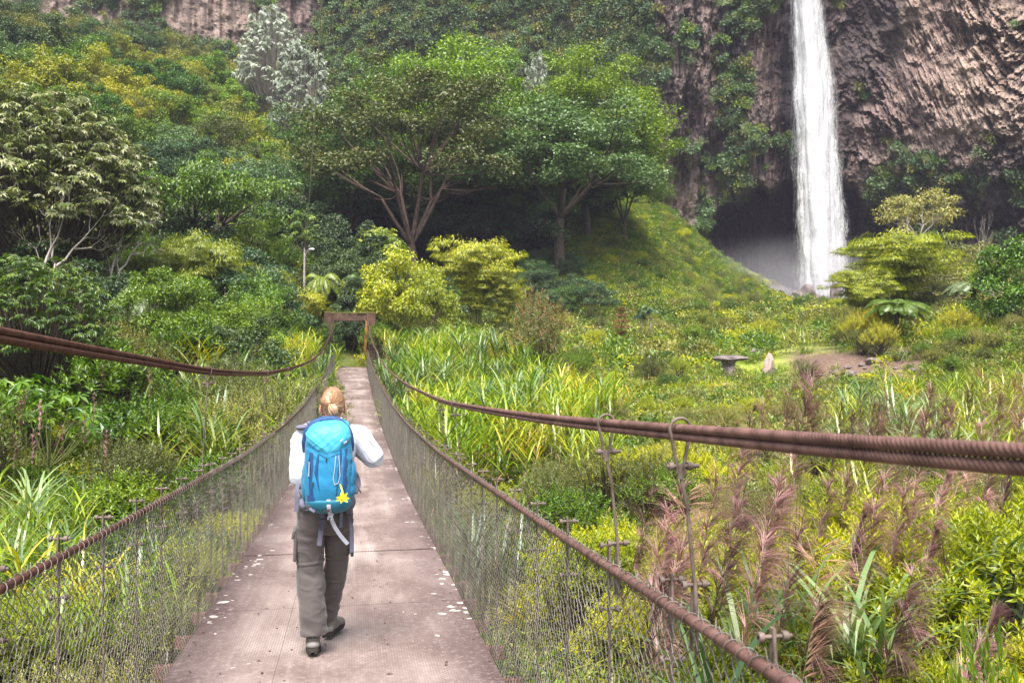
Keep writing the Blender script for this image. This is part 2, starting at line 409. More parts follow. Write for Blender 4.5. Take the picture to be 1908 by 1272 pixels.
# colour masks (wet stains, shade painted into the cave, moss)
wet = np.exp(-((U-(1500+V_*0.05))/50.0)**2)*1.0
wet = np.maximum(wet, sstep(1335, 1362, U)*(1-sstep(1372, 1402, U)))
wet = np.maximum(wet, sstep(1440, 1462, U)*(1-sstep(1500, 1530, U)))
wet = np.maximum(wet, 0.75*sstep(1560, 1575, U)*(1-sstep(1660, 1700, U))*sstep(210, 130, V_+20*np.sin(U/20)))
wet = np.maximum(wet, inside)  # cave shade painted in with the dark colour of the wet rock
wet = np.maximum(wet, 0.65*sstep(300, 340, V_-0.16*(1750-U))*sstep(1600, 1680, U))
wet = np.clip(wet + 0.5*(fbm(U/30, V_/120, 81, 3)-0.5), 0, 1)
moss = sstep(0.50, 0.62, fbm(U/60, V_/90, 91, 4) + 0.34*sstep(1260, 1080, U) - 0.03*sstep(1200, 1330, U) - 0.08*sstep(1400, 1500, U) - 0.15*sstep(1560, 1640, U)*sstep(300, 200, V_) - 0.5*sstep(640, 560, U)*sstep(130, 60, V_))
moss = np.maximum(moss, sstep(0.52, 0.6, fbm(U/22, V_/34, 95, 3))*np.exp(-((U-1335)/45.0)**2 - ((V_-270)/70.0)**2)*1.5)
moss = np.maximum(moss, sstep(0.5, 0.6, fbm(U/30, V_/22, 96, 3))*np.exp(-((V_-(300+0.16*(U-1600)))/28.0)**2)*sstep(1620, 1680, U))
moss = np.clip(moss, 0, 1)*(1-0.8*inside)
pale = sstep(1570, 1800, U)*sstep(330, 90, V_)*1.0 + 0.35*sstep(1560, 1620, U)*sstep(340, 300, V_) + 0.55*np.exp(-((U-1410)/22.0)**2)*sstep(240, 60, V_) + 0.5*sstep(620, 500, U)
m, nt, out = newmat('cliff_rock')
v = coords(nt); n1 = noise(nt, v, 0.35, 8, 0.7); n2 = noise(nt, v, 2.2, 8, 0.7)
col = ramp(nt, n2, [(0.28, (0.046, 0.034, 0.032)), (0.5, (0.132, 0.099, 0.090)), (0.72, (0.26, 0.195, 0.170))]).outputs[0]
col2 = ramp(nt, n2, [(0.28, (0.12, 0.088, 0.072)), (0.5, (0.29, 0.215, 0.172)), (0.72, (0.50, 0.385, 0.31))]).outputs[0]
col = mix(nt, math_(nt, 'MULTIPLY', attr(nt, 'pale'), math_(nt, 'ADD', n1, 0.35), True), col, col2)
br = math_(nt, 'ADD', math_(nt, 'MULTIPLY', attr(nt, 'block'), 1.3), 0.35)
col = mix(nt, 1.0, col, br, 'MULTIPLY')
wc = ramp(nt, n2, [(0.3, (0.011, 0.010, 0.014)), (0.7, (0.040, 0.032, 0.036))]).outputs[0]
n0 = noise(nt, coords(nt, (1, 1, 0.7)), 0.07, 4, 0.6)
col = mix(nt, math_(nt, 'MULTIPLY', math_(nt, 'SUBTRACT', n0, 0.45), 3.5, True), col, mix(nt, 1.0, col, (0.70, 0.64, 0.74), 'MULTIPLY'))
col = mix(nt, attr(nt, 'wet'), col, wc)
mc = ramp(nt, n2, [(0.3, (0.022, 0.034, 0.010)), (0.55, (0.065, 0.078, 0.02)), (0.75, (0.13, 0.13, 0.04))]).outputs[0]
mf = math_(nt, 'MULTIPLY', attr(nt, 'moss'), math_(nt, 'ADD', math_(nt, 'MULTIPLY', n2, 1.6), -0.15), True)
col = mix(nt, mf, col, mc)
rg = math_(nt, 'SUBTRACT', 0.85, math_(nt, 'MULTIPLY', attr(nt, 'wet'), 0.25))
principled(nt, out, col, rg, 0.3, 0, bump(nt, n2, 0.9, 0.6))
MAT_CLIFF = m
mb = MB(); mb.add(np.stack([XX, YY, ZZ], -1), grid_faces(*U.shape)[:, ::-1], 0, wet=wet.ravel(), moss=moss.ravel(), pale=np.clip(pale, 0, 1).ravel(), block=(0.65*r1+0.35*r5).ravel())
mb.build('cliff', MAT_CLIFF, kind='structure', label='tall brown cliff of columnar basalt with a dark cave behind the waterfall')
CLIFF = dict(U=U, V=V_, X=XX, Y=YY, Z=ZZ, moss=moss, inside=inside)

# ------------------------------------------------------------------ waterfall
def fall_x(py): return np.interp(py, [-400, 0, 150, 300, 420, 540, 580], [1478, 1503, 1515, 1523, 1530, 1535, 1536])
def fall_w(py): return np.interp(py, [-400, 0, 100, 250, 420, 540, 580], [21, 25, 30.5, 36, 39, 43, 47])
m, nt, out = newmat('falling_water')
tc = nt.nodes.new('ShaderNodeTexCoord'); mp = nt.nodes.new('ShaderNodeMapping'); mp.inputs['Scale'].default_value = (1.3, 1.3, 0.20)
nt.links.new(tc.outputs['Object'], mp.inputs[0])
na = noise(nt, mp.outputs[0], 1.0, 9, 0.7, 1.6); mp2 = nt.nodes.new('ShaderNodeMapping'); mp2.inputs['Scale'].default_value = (4.5, 4.5, 1.9)
nt.links.new(tc.outputs['Object'], mp2.inputs[0]); nb = noise(nt, mp2.outputs[0], 1.0, 6, 0.7, 0.5)
nn = math_(nt, 'ADD', math_(nt, 'MULTIPLY', na, 0.62), math_(nt, 'MULTIPLY', nb, 0.38))
al_ = math_(nt, 'ADD', nn, math_(nt, 'MULTIPLY', attr(nt, 'core'), 0.52))
al_ = math_(nt, 'MULTIPLY', math_(nt, 'SUBTRACT', al_, 0.52), 5.0, True)
wcol = ramp(nt, nn, [(0.34, (0.52, 0.53, 0.62)), (0.47, (0.84, 0.84, 0.88)), (0.6, (0.96, 0.96, 0.97))]).outputs[0]
d = nt.nodes.new('ShaderNodeBsdfDiffuse'); t = nt.nodes.new('ShaderNodeBsdfTranslucent'); nt.links.new(wcol, d.inputs[0]); nt.links.new(wcol, t.inputs[0])
nt.links.new(bump(nt, nn, 0.9, 0.9), d.inputs['Normal'])
ms = nt.nodes.new('ShaderNodeMixShader'); ms.inputs[0].default_value = 0.35; nt.links.new(d.outputs[0], ms.inputs[1]); nt.links.new(t.outputs[0], ms.inputs[2])
tr = nt.nodes.new('ShaderNodeBsdfTransparent'); m2 = nt.nodes.new('ShaderNodeMixShader')
nt.links.new(al_, m2.inputs[0]); nt.links.new(tr.outputs[0], m2.inputs[1]); nt.links.new(ms.outputs[0], m2.inputs[2]); nt.links.new(m2.outputs[0], out.inputs[0])
MAT_WATER = m
mb = MB()
DF = 151.0
for layer, (off, wmul, cmul) in enumerate([(0.0, 1.12, 0.72), (0.8, 1.0, 1.0), (-0.7, 0.86, 1.0), (-1.5, 0.62, 0.8), (1.6, 1.32, 0.42)]):
    pys = np.linspace(-400, 560, 260); t = np.linspace(-1, 1, 34)
    PY, T_ = np.meshgrid(pys, t, indexing='ij')
    cx = fall_x(PY); hw = fall_w(PY)*wmul
    ragged = 1 + 0.16*(fbm(PY/60, T_*0+layer*5+np.sign(T_), 101+layer, 4)-0.5)*2
    PX = cx + T_*hw*ragged
    Dd = DF + off - 2.6*np.sqrt(np.clip(1-T_**2, 0, 1))*np.sign(-off+0.01) + 1.0*(fbm(PX/9, PY/60, 110+layer, 3)-0.5)
    Rr = (PX-954)/F
    P = np.stack([CX+Dd*(FWD[0]+Rr*RGT[0]), Dd*(FWD[1]+Rr*RGT[1]), CZ-Dd*(PY-636)/F], -1)
    core = np.clip((1-np.abs(T_)**2.2)*1.15*cmul, 0, 1)
    mb.add(P, grid_faces(*PX.shape), 0, core=core.ravel())
mb.build('waterfall', MAT_WATER, smooth=True, kind='structure', label='tall white waterfall dropping over the cliff into spray')
# spray at the foot of the fall
m, nt, out = newmat('spray')
tc = nt.nodes.new('ShaderNodeTexCoord')
vl = nt.nodes.new('ShaderNodeVectorMath'); vl.operation = 'LENGTH'; nt.links.new(tc.outputs['Object'], vl.inputs[0])
fo = math_(nt, 'SUBTRACT', 1.0, vl.outputs['Value'], True)
nz = noise(nt, tc.outputs['Object'], 3.0, 4, 0.6)
den = math_(nt, 'MULTIPLY', math_(nt, 'MULTIPLY', math_(nt, 'POWER', fo, 1.6), nz), 0.15)
pv = nt.nodes.new('ShaderNodeVolumePrincipled'); pv.inputs['Color'].default_value = (0.96, 0.95, 1.0, 1); nt.links.new(den, pv.inputs['Density'])
nt.links.new(pv.outputs[0], out.inputs['Volume'])
import bmesh
def ellipsoid_mesh(name, mat, seg=24):
    bm = bmesh.new(); bmesh.ops.create_uvsphere(bm, u_segments=seg, v_segments=seg//2, radius=1.0)
    me = bpy.data.meshes.new(name); bm.to_mesh(me); bm.free(); me.materials.append(mat); return me
c = W(1500, 545, 147)
mo = link('mist', ellipsoid_mesh('mist', m), None, c+np.array([0, 0, 1.5]), -TH, (25, 8, 9), kind='stuff', label='pale spray hanging at the foot of the waterfall')
# boulders at the plunge pool
MAT_ROCK = simple('boulder', (0.06, 0.05, 0.05), (0.24, 0.20, 0.19), 1.6, 0.9, 0.2, 0.6, 0.1)
def rock_mesh(name, mat, seed, sub=3, rough=0.35, slab=1.0):
    rg = np.random.default_rng(seed)
    bm = bmesh.new(); bmesh.ops.create_icosphere(bm, subdivisions=sub, radius=1.0)
    pl = rg.normal(size=(9, 3)); pl /= np.linalg.norm(pl, axis=1, keepdims=True); dd = rg.uniform(0.55, 0.95, 9)
    for v in bm.verts:
        p = np.array(v.co)
        for n_, d_ in zip(pl, dd):
            s = p@n_-d_
            if s > 0: p = p-n_*s*0.85
        p = p*(1+0.10*rough*(fbm(np.array(p[0]*3+seed), np.array(p[1]*3+p[2]*2), seed, 3)-0.5)*2)
        v.co = Vector(p)
    me = bpy.data.meshes.new(name); bm.to_mesh(me); bm.free(); me.materials.append(mat); return me
rocks = [rock_mesh('rock', MAT_ROCK, s) for s in range(5)]
for i, (a, b, s, t, lb) in enumerate([(1486, 552, 1.0, 1.0, 'squat dark boulder at the left end of the boulders under the waterfall'), (1502, 552, 1.5, 1.3, 'broad dark boulder just left of the foot of the waterfall'),
                   (1519, 556, 1.1, 0.8, 'low flat dark boulder right of the broad one below the falling water'), (1557, 548, 0.9, 2.1, 'tall upright dark rock standing at the right edge of the falling water'),
                   (1538, 558, 1.0, 0.7, 'small low boulder in the spray between flat boulder and upright rock'),
                   (1468, 555, 1.2, 0.6, 'flat grey boulder half buried at the end of the rubble bank'), (1440, 547, 1.1, 0.7, 'grey boulder on the grassy toe of the slope left of the plunge pool')]):
    p = W(a, b, 141); link('boulder', rocks[i % 5], None, p, i*1.3, (s, s, s*t), label=lb, category='boulder', group='boulders at the foot of the waterfall')
# ------------------------------------------------------------------ footbridge
Y_END = 61.8
def deck_z(y): 
    return CZ + np.interp(y, [-6, 0, 2.7, 5.35, 7.5, 9.4, 11.6, 15, 20, 26, 33, 40, 47.2, 54, 61.8, 70], [-1.15, -1.66, -1.85, -2.0, -2.10, -2.2, -2.32, -2.48, -2.61, -2.68, -2.66, -2.56, -2.37, -2.1, -1.71, -1.4])
_ky = np.linspace(-6, 70, 153); _kz = deck_z(_ky); _kz = np.convolve(np.pad(_kz, 6, 'edge'), np.hanning(13)/np.hanning(13).sum(), 'valid')
def deck_z(y): return np.interp(y, _ky, _kz)
def rope_z(y): return CZ+np.interp(y, [-6, 0, 1.84, 2.5, 4.27, 6.7, 10.1, 15.6, 22, 30, 40, 50, 61.5], [-.35, -.62, -.735, -.779, -.892, -1.03, -1.22, -1.42, -1.53, -1.5, -1.38, -1.06, -.55])
def cable_r(y): return CZ+np.interp(y, [-8, 0, 1.1, 2.4, 3.4, 5.4, 9.3, 15.4, 20, 24.8, 33, 42, 52, 61.3], [1.2, -.07, -.170, -.248, -.322, -.433, -.62, -.74, -.76, -.74, -.55, -.1, .75, 1.80])
def cable_l(y): return CZ+np.interp(y, [-8, 0, 1.5, 3.23, 4.11, 5.22, 7.7, 12.5, 17.1, 22, 27, 35.8, 44, 53, 61.3], [1.3, .25, .13, .02, -.034, -.099, -.25, -.43, -.50, -.53, -.52, -.32, .15, .95, 1.80])
def smooth_curve(fn, a, b, n=2000, k=61):
    y = np.linspace(a, b, n); z = fn(y); w = np.hanning(k+2)[1:-1]; w /= w.sum()
    zp = np.concatenate([2*z[0]-z[1:k//2+1][::-1], z, 2*z[-1]-z[-k//2:-1][::-1]]); return y, np.convolve(zp, w, 'valid')[:n]
_ry, _rz = smooth_curve(rope_z, -5, 61.5); _cry, _crz = smooth_curve(cable_r, -5, 61.3, k=121); _cly, _clz = smooth_curve(cable_l, -5, 61.3, k=121)
def rope_z(y): return np.interp(y, _ry, _rz)
def cab_z(side, y): return np.interp(y, _cry, _crz) if side > 0 else np.interp(y, _cly, _clz)
XR = 1.045     # hand rope and fence top, from the deck's middle
XC = 1.02      # main cable
bridge = empty('suspension_footbridge', (0, 0, 0), label='long sagging suspension footbridge with rusty steel deck, wire mesh sides and thick rope cables', category='bridge')
# --- deck material: pinkish worn steel with punched dimples, lichen spots, rust and stains
m, nt, out = newmat('deck_steel')
v = coords(nt); sep = nt.nodes.new('ShaderNodeSeparateXYZ'); nt.links.new(v, sep.inputs[0])
vb = coords(nt, (1, 0.45, 1)); big = noise(nt, vb, 1.1, 8, 0.62, 0.3); fine = noise(nt, v, 26, 6, 0.7)
base = ramp(nt, big, [(0.32, (0.088, 0.064, 0.058)), (0.45, (0.16, 0.120, 0.108)), (0.56, (0.245, 0.195, 0.178)), (0.70, (0.38, 0.325, 0.30))]).outputs[0]
ax = math_(nt, 'ABSOLUTE', sep.outputs['X']); edge = math_(nt, 'MULTIPLY', math_(nt, 'SUBTRACT', ax, 0.55), 2.3, True)
edge = math_(nt, 'MULTIPLY', edge, math_(nt, 'ADD', math_(nt, 'MULTIPLY', noise(nt, coords(nt, (1, 0.5, 1)), 1.7, 5, 0.6), 3.0), -0.7), True)
trk = noise(nt, coords(nt, (6.0, 0.35, 1)), 1.0, 5, 0.65)
base = mix(nt, math_(nt, 'MULTIPLY', math_(nt, 'SUBTRACT', trk, 0.48), 2.2, True), base, (0.15, 0.105, 0.095))
base = mix(nt, math_(nt, 'MULTIPLY', math_(nt, 'SUBTRACT', 0.46, trk), 2.2, True), base, (0.44, 0.38, 0.355))
base = mix(nt, edge, base, (0.095, 0.064, 0.062))
base = mix(nt, math_(nt, 'MULTIPLY', math_(nt, 'SUBTRACT', fine, 0.5), 1.6, True), base, (0.5, 0.4, 0.38))
sx = math_(nt, 'SINE', math_(nt, 'MULTIPLY', sep.outputs['X'], 2*PI/0.034)); sy = math_(nt, 'SINE', math_(nt, 'MULTIPLY', sep.outputs['Y'], 2*PI/0.034))
dm = math_(nt, 'MULTIPLY', math_(nt, 'SUBTRACT', math_(nt, 'MULTIPLY', sx, sy), 0.35), 3.0, True)
dmask = math_(nt, 'MULTIPLY', math_(nt, 'ADD', math_(nt, 'MULTIPLY', noise(nt, coords(nt, (1, 0.6, 1)), 1.3, 3, 0.5), 3.6), -1.15), 1.0, True)
dmm = math_(nt, 'MULTIPLY', dm, dmask)
base = mix(nt, math_(nt, 'MULTIPLY', dmm, 0.8), base, (0.085, 0.05, 0.045))
vo = nt.nodes.new('ShaderNodeTexVoronoi'); vo.inputs['Scale'].default_value = 10.5; vo.inputs['Randomness'].default_value = 1.0
nvec = nt.nodes.new('ShaderNodeVectorMath'); nvec.operation = 'ADD'; nt.links.new(v, nvec.inputs[0])
nn_ = nt.nodes.new('ShaderNodeTexNoise'); nn_.inputs['Scale'].default_value = 14; nt.links.new(v, nn_.inputs['Vector'])
sc_ = nt.nodes.new('ShaderNodeVectorMath'); sc_.operation = 'SCALE'; sc_.inputs['Scale'].default_value = 0.10; nt.links.new(nn_.outputs['Color'], sc_.inputs[0]); nt.links.new(sc_.outputs[0], nvec.inputs[1])
nt.links.new(nvec.outputs[0], vo.inputs['Vector'])
patch = noise(nt, coords(nt, (1, 0.35, 1)), 1.5, 3, 0.5)
em = math_(nt, 'MULTIPLY', math_(nt, 'SUBTRACT', ax, 0.42), 2.0, True)
thr = math_(nt, 'MULTIPLY', math_(nt, 'MULTIPLY', math_(nt, 'SUBTRACT', patch, 0.40), 4.0, True), math_(nt, 'MULTIPLY', em, 0.85))
sep2 = nt.nodes.new('ShaderNodeSeparateColor'); nt.links.new(vo.outputs['Color'], sep2.inputs[0])
thr = math_(nt, 'MULTIPLY', thr, math_(nt, 'MULTIPLY', math_(nt, 'SUBTRACT', sep2.outputs[0], 0.3), 1.3, True))
lich = math_(nt, 'MULTIPLY', math_(nt, 'SUBTRACT', thr, vo.outputs['Distance']), 30, True)
base = mix(nt, math_(nt, 'MULTIPLY', lich, math_(nt, 'ADD', fine, 0.25), True), base, (0.58, 0.53, 0.50))
hh = math_(nt, 'SUBTRACT', math_(nt, 'MULTIPLY', fine, 0.35), dmm)
principled(nt, out, base, 0.62, 0.35, 0.0, bump(nt, hh, 0.5, 0.003))
MAT_DECK = m
MAT_RUST = simple('rusty_steel', (0.07, 0.032, 0.024), (0.22, 0.12, 0.095), 30, 0.75, 0.4, 0.5, 0.002)
MAT_ROPE_R = simple('rope_steel_pink_rust', (0.06, 0.029, 0.024), (0.185, 0.10, 0.085), 18, 0.62, 0.4, 0.3, 0.001)
MAT_ROPE_L = simple('rope_steel_dark_rust', (0.035, 0.014, 0.010), (0.12, 0.052, 0.034), 22, 0.7, 0.35, 0.4, 0.001)
MAT_WIRE = simple('galvanised_wire', (0.055, 0.047, 0.037), (0.25, 0.225, 0.19), 5, 0.5, 0.5, 0.2, 0.001)
MAT_HANG = simple('hanger_steel', (0.05, 0.033, 0.026), (0.19, 0.145, 0.12), 16, 0.65, 0.4, 0.4, 0.001)
rng = np.random.default_rng(11)
# --- deck plates: about 1.2 m long, each lapping the next by a hair
yb = -2.4; k = 0
while yb < Y_END:
    ln = 1.22; ye = min(yb+ln, Y_END)
    mb = MB(); n = 9
    ysn = np.linspace(yb+0.002, ye-0.002, 7); hw = 0.995
    jit = rng.normal(0, 0.0025)
    for (xa, xb, dz) in ((-hw, -0.350, 0.0), (-0.348, hw, 0.0005)):
        xsn = np.linspace(xa, xb, n)
        XG, YG = np.meshgrid(xsn, ysn)
        ZG = deck_z(YG) + dz + jit + 0.004*(fbm(XG*2.2+k*3, YG*2.2, 5, 2)-0.5)
        top = np.stack([XG, YG, ZG], -1); bot = top-np.array([0, 0, 0.006])
        nr, nc = XG.shape; nn = nr*nc
        mb.add(np.concatenate([top.reshape(-1, 3), bot.reshape(-1, 3)]), np.concatenate([grid_faces(nr, nc), grid_faces(nr, nc)[:, ::-1]+nn]))
        ring = np.concatenate([np.arange(nc), np.arange(1, nr)*nc+nc-1, (nr-1)*nc+np.arange(nc-1)[::-1], np.arange(1, nr-1)[::-1]*nc])
        r2_ = np.roll(ring, -1); mb.add(np.concatenate([top.reshape(-1, 3), bot.reshape(-1, 3)]), np.stack([ring, ring+nn, r2_+nn, r2_], 1))
    if yb < 24:
        for bx_ in (-0.93, -0.42, -0.28, 0.35, 0.93):
            for by_ in (0.05, 0.62): tube(mb, [(bx_, yb+by_, deck_z(yb+by_)+0.001), (bx_, yb+by_, deck_z(yb+by_)+0.007)], 0.008, 6, 1)
    mb.build('deck_plate', [MAT_DECK, MAT_RUST], bridge)
    yb += ln; k += 1

# --- cross beams under the deck, ends poking out beside the plates; hangers at each
SP = 0.68
ybeams = np.arange(-1.44, Y_END-0.3, SP)
beam_far = MB()
for i, y in enumerate(ybeams):
    mb = MB(); box(mb, (0, y, deck_z(y)-0.05), (2.22, 0.06, 0.08)); 
    if y < 45: mb.build('cross_beam', MAT_RUST, bridge)
    else: beam_far.add(mb.V[0], mb.F[0])
beam_far.build('cross_beam', MAT_RUST, bridge, kind='stuff')
# stringers (long edge angles)
for s in (-1, 1):
    for off, w in ((0.93, 0.05), (0.35, 0.05)):
        mb = MB(); yy = np.linspace(-2.4, Y_END, 130); tube(mb, np.stack([s*off+yy*0, yy, deck_z(yy)-0.03], 1), 0.022, 4); mb.build('stringer', MAT_RUST, bridge)
# --- main cables: two laid ropes one above the other on each side
def rope_path(side, a, b, step, zoff, xoff=0.0, fn=None, x0=XC):
    y = np.arange(a, b, step); return np.stack([side*(x0)+xoff+y*0, y, (cab_z(side, y) if fn is None else fn(y))+zoff], 1)
for side, mat in ((1, MAT_ROPE_R), (-1, MAT_ROPE_L)):
    rc = 0.0125 if side > 0 else 0.0150
    for zo, xo in ((rc*0.92, 0.0), (-rc*0.98, 0.004)):
        mb = MB()
        a0 = 0.7 if side > 0 else 1.6
        tube(mb, rope_path(side, -4, a0+.02, 0.1, zo, xo), rc, 14)
        tube(mb, rope_path(side, a0, 9.0, 0.0026, zo, xo), rc, 16, twist=(5, 0.0135, 0.34), cap=False)
        tube(mb, rope_path(side, 9.0, 61.3, 0.25, zo, xo), rc, 8)
        mb.build('main_cable', mat, bridge, smooth=True)
    # two outer ropes that run close together near the towers
    mb = MB(); y = np.linspace(40, 61.5, 40); tube(mb, np.stack([side*(XC-0.16*sstep(40, 61, y)), y, cab_z(side, y)-0.08], 1), 0.014, 6); mb.build('main_cable', mat, bridge, smooth=True)
# --- hand ropes with lacing wire
def fence_x(side, y, t):
    """x of the mesh at height fraction t (0 deck edge, 1 hand rope)"""
    return side*(1.012 + (XR-1.012)*t + 0.012*(fbm(y*0.9+side*9, t*2.0, 77, 2)-0.5)*2*np.sin(np.clip(t, 0, 1)*PI))
for side in (1, -1):
    mb = MB(); tube(mb, rope_path(side, -2.5, 0.8, 0.08, 0, 0, rope_z, XR), 0.0165, 12)
    tube(mb, rope_path(side, 0.8, 8, 0.0028, 0, 0, rope_z, XR), 0.0168, 14, twist=(5, 0.0135, 0.22), cap=False)
    tube(mb, rope_path(side, 8, 61.4, 0.2, 0, 0, rope_z, XR), 0.0165, 7)
    mb.build('hand_rope', MAT_ROPE_R if side > 0 else MAT_ROPE_L, bridge, smooth=True)
    mb = MB(); y = np.arange(-1.5, 14, 0.006); ph = 2*PI*y/0.075 + np.sin(y*3)*1.2
    P = np.stack([side*XR+0.0215*np.cos(ph), y, rope_z(y)+0.0215*np.sin(ph)], 1); tube(mb, P, 0.0015, 4)
    mb.build('lacing_wire', MAT_WIRE, bridge, smooth=True)
# --- chain link sides
def chain_link(side):
    mb = MB()
    for (ya, yb_, w, h, r) in ((-1.6, 9, 0.031, 0.072, 0.0021), (9, 22, 0.031, 0.072, 0.0018), (22, 61.2, 0.052, 0.12, 0.0022)):
        K = int((yb_-ya)/w); ks = np.arange(K); yk = ya+ks*w
        nj = int(1.25/(h/2)) if w < 0.03 else int(1.3/(h/2))
        zb = deck_z(yk)-0.03; zt = rope_z(yk)+0.016+0.014*rng.uniform(-1, 1, K)
        J = np.arange(nj+1)
        z = zb[:, None]+J[None, :]*(zt-zb)[:, None]/nj
        sg = np.where((J[None, :]+ks[:, None]) % 2 == 0, 1, -1)
        y = yk[:, None] + sg*(w/2+0.0018) + 0.004*(fbm(z*3, yk[:, None]*2, 3, 2)-0.5)
        t = J[None, :]/nj*np.ones((K, 1))
        x = fence_x(side, y, t) + side*0.0022*np.where(J[None, :] % 2 == 0, 1, -1)
        P = np.stack([x, y, z], -1)
        # tails bend out over the rope
        P[:, -1, 1] += rng.uniform(-0.01, 0.012, K); P[:, -1, 0] += side*rng.uniform(-0.012, 0.012, K); P[:, -1, 2] += 0.012
        many_tubes(mb, P[:, :-1].reshape(-1, 3), P[:, 1:].reshape(-1, 3), r, 3)
    return mb
for side in (1, -1):
    chain_link(side).build('wire_mesh', MAT_WIRE, bridge, smooth=True)
# --- hangers
def hanger_far(mb, side, y):
    box(mb, (side*(XR+0.02), y, (deck_z(y)-0.1+rope_z(y)+0.06)/2), (0.012, 0.02, rope_z(y)-deck_z(y)+0.14))
def fork(mb, x, y, z, h, w=0.028, r=0.0055, bolt=0.07):
    """inverted V of flat steel with a bolt through its apex"""
    tube(mb, [(x, y-w/2, z-h), (x, y-w/2.4, z-h*0.5), (x, y-0.006, z), (x, y-0.004, z+0.012)], r, 5, flat=0.6)
    tube(mb, [(x, y+w/2, z-h), (x, y+w/2.4, z-h*0.5), (x, y+0.006, z), (x, y+0.004, z+0.012)], r, 5, flat=0.6)
    tube(mb, [(x-0.036, y, z-0.008), (x+0.046, y, z-0.008)], 0.0055, 6)
    tube(mb, [(x+0.022, y, z-0.008), (x+0.036, y, z-0.008)], 0.0125, 6); tube(mb, [(x-0.036, y, z-0.008), (x-0.024, y, z-0.008)], 0.0125, 6)
far = MB()
long_at = {1: [2.44, 3.2, 8.2, 9.6, 15.4, 20.5, 27.3, 34, 41, 48, 55], -1: [1.0, 7.6, 12.5, 16.4, 21.7, 28.5, 35, 42, 49, 56]}
for side in (1, -1):
    for i, y in enumerate(ybeams):
        x = side*(XR+0.024)
        zt = rope_z(y)+0.075; zb = deck_z(y)-0.08
        if y > 31: hanger_far(far, side, y); continue
        h = link('hanger', None, bridge)
        mb = MB(); fork(mb, x, y, zt, 0.16, 0.032, 0.0075); mb.build('shackle', MAT_HANG, h, smooth=True)
        mb = MB(); zz = np.linspace(zt-0.30, zb, 6); tube(mb, np.stack([x+zz*0, y+0.004*np.sin(zz*9), zz], 1), 0.0085, 5, flat=0.7)
        fork(mb, x, y, zt-0.24, 0.09, 0.02)
        tube(mb, [(x, y, zt-0.33), (x, y, zt-0.12)], 0.006, 5)
        mb.build('rod', MAT_HANG, h, smooth=True)
    for y in long_at[side]:
        x = side*(XC+0.004); zc = cab_z(side, y); zr = rope_z(y)+0.10
        h = link('long_hanger', None, bridge)
        mb = MB(); a = np.linspace(-0.15*PI, 1.15*PI, 14); R = 0.032
        loop = [(x+side*0+R*math.cos(q)*0.95, y, zc+0.008+R*math.sin(q)) for q in a]
        loop = [(x+0.010, y, zc-0.115), (x+0.012, y, zc-0.08)] + loop + [(x-0.012, y, zc-0.08), (x-0.010, y, zc-0.115)]
        tube(mb, loop, 0.0068, 6, flat=0.7)
        tube(mb, [(x-0.04, y, zc-0.095), (x+0.055, y, zc-0.095)], 0.007, 6); tube(mb, [(x+0.02, y, zc-0.095), (x+0.034, y, zc-0.095)], 0.013, 6)
        tube(mb, [(x-0.034, y, zc-0.095), (x-0.022, y, zc-0.095)], 0.013, 6)
        mb.build('cable_loop', MAT_HANG, h, smooth=True)
        mb = MB(); tube(mb, [(x, y, zc-0.09), (x, y, zc-0.13)], 0.010, 6); tube(mb, [(x, y, zc-0.12), ((x+side*(XR+.02))/2, y, (zc+zr)/2), (side*(XR+0.02), y, zr)], 0.0055, 6); mb.build('rod', MAT_HANG, h, smooth=True)
        mb = MB(); fork(mb, side*(XR+0.02), y, zr, 0.20, 0.042, 0.0095); mb.build('shackle', MAT_HANG, h, smooth=True)
far.build('hanger', MAT_HANG, bridge, kind='stuff')
# --- far tower (portal) and abutment
MAT_CONC = simple('stained_concrete', (0.030, 0.018, 0.013), (0.115, 0.07, 0.052), 2.2, 0.9, 0.2, 0.5, 0.02)
MAT_MOSS = simple('moss', (0.05, 0.06, 0.015), (0.14, 0.12, 0.04), 5, 0.95, 0.1, 0.8, 0.03)
MAT_ORNG = simple('orange_stain', (0.18, 0.07, 0.02), (0.42, 0.19, 0.05), 3, 0.9, 0.1, 0.3, 0.01)
tower = link('portal_tower', None, bridge)
for s, xo in ((-1, -1.50), (1, 1.32)):
    mb = MB(); box(mb, (xo, Y_END+0.5, CZ-1.2), (0.58, 0.6, 6.2), bev=0.03); mb.build('post', MAT_CONC, tower)
mb = MB(); box(mb, (-0.09, Y_END+0.52, CZ+1.62), (2.24, 0.5, 0.5), bev=0.03); mb.build('beam', MAT_CONC, tower)
mb = MB()
for i in range(60):
    x = rng.uniform(-1.7, 1.6); a = rng.uniform(0.05, 0.16); e = 0.36 if (x < -1.21 or x > 1.03) else 0.0
    box(mb, (x, Y_END+0.5+rng.uniform(-.24, .24), CZ+1.88+(0.04 if e else 0)+a*0.2), (a*2, a*1.6, a*0.8), bev=a*0.2)
mb.build('moss_cap', MAT_MOSS, tower)
mb = MB(); P = [(1.00, Y_END-0.02, CZ+1.4), (0.98, Y_END-0.03, CZ+0.6), (0.93, Y_END-0.03, CZ-0.1), (0.90, Y_END-0.03, CZ-0.9)]; tube(mb, P, [0.07, 0.10, 0.09, 0.05], 7); mb.build('rusty_strip', MAT_ORNG, tower)
mb = MB(); box(mb, (0, Y_END+0.45, CZ-2.3), (2.2, 0.9, 1.1), bev=0.04); mb.build('sill_beam', MAT_CONC, tower)
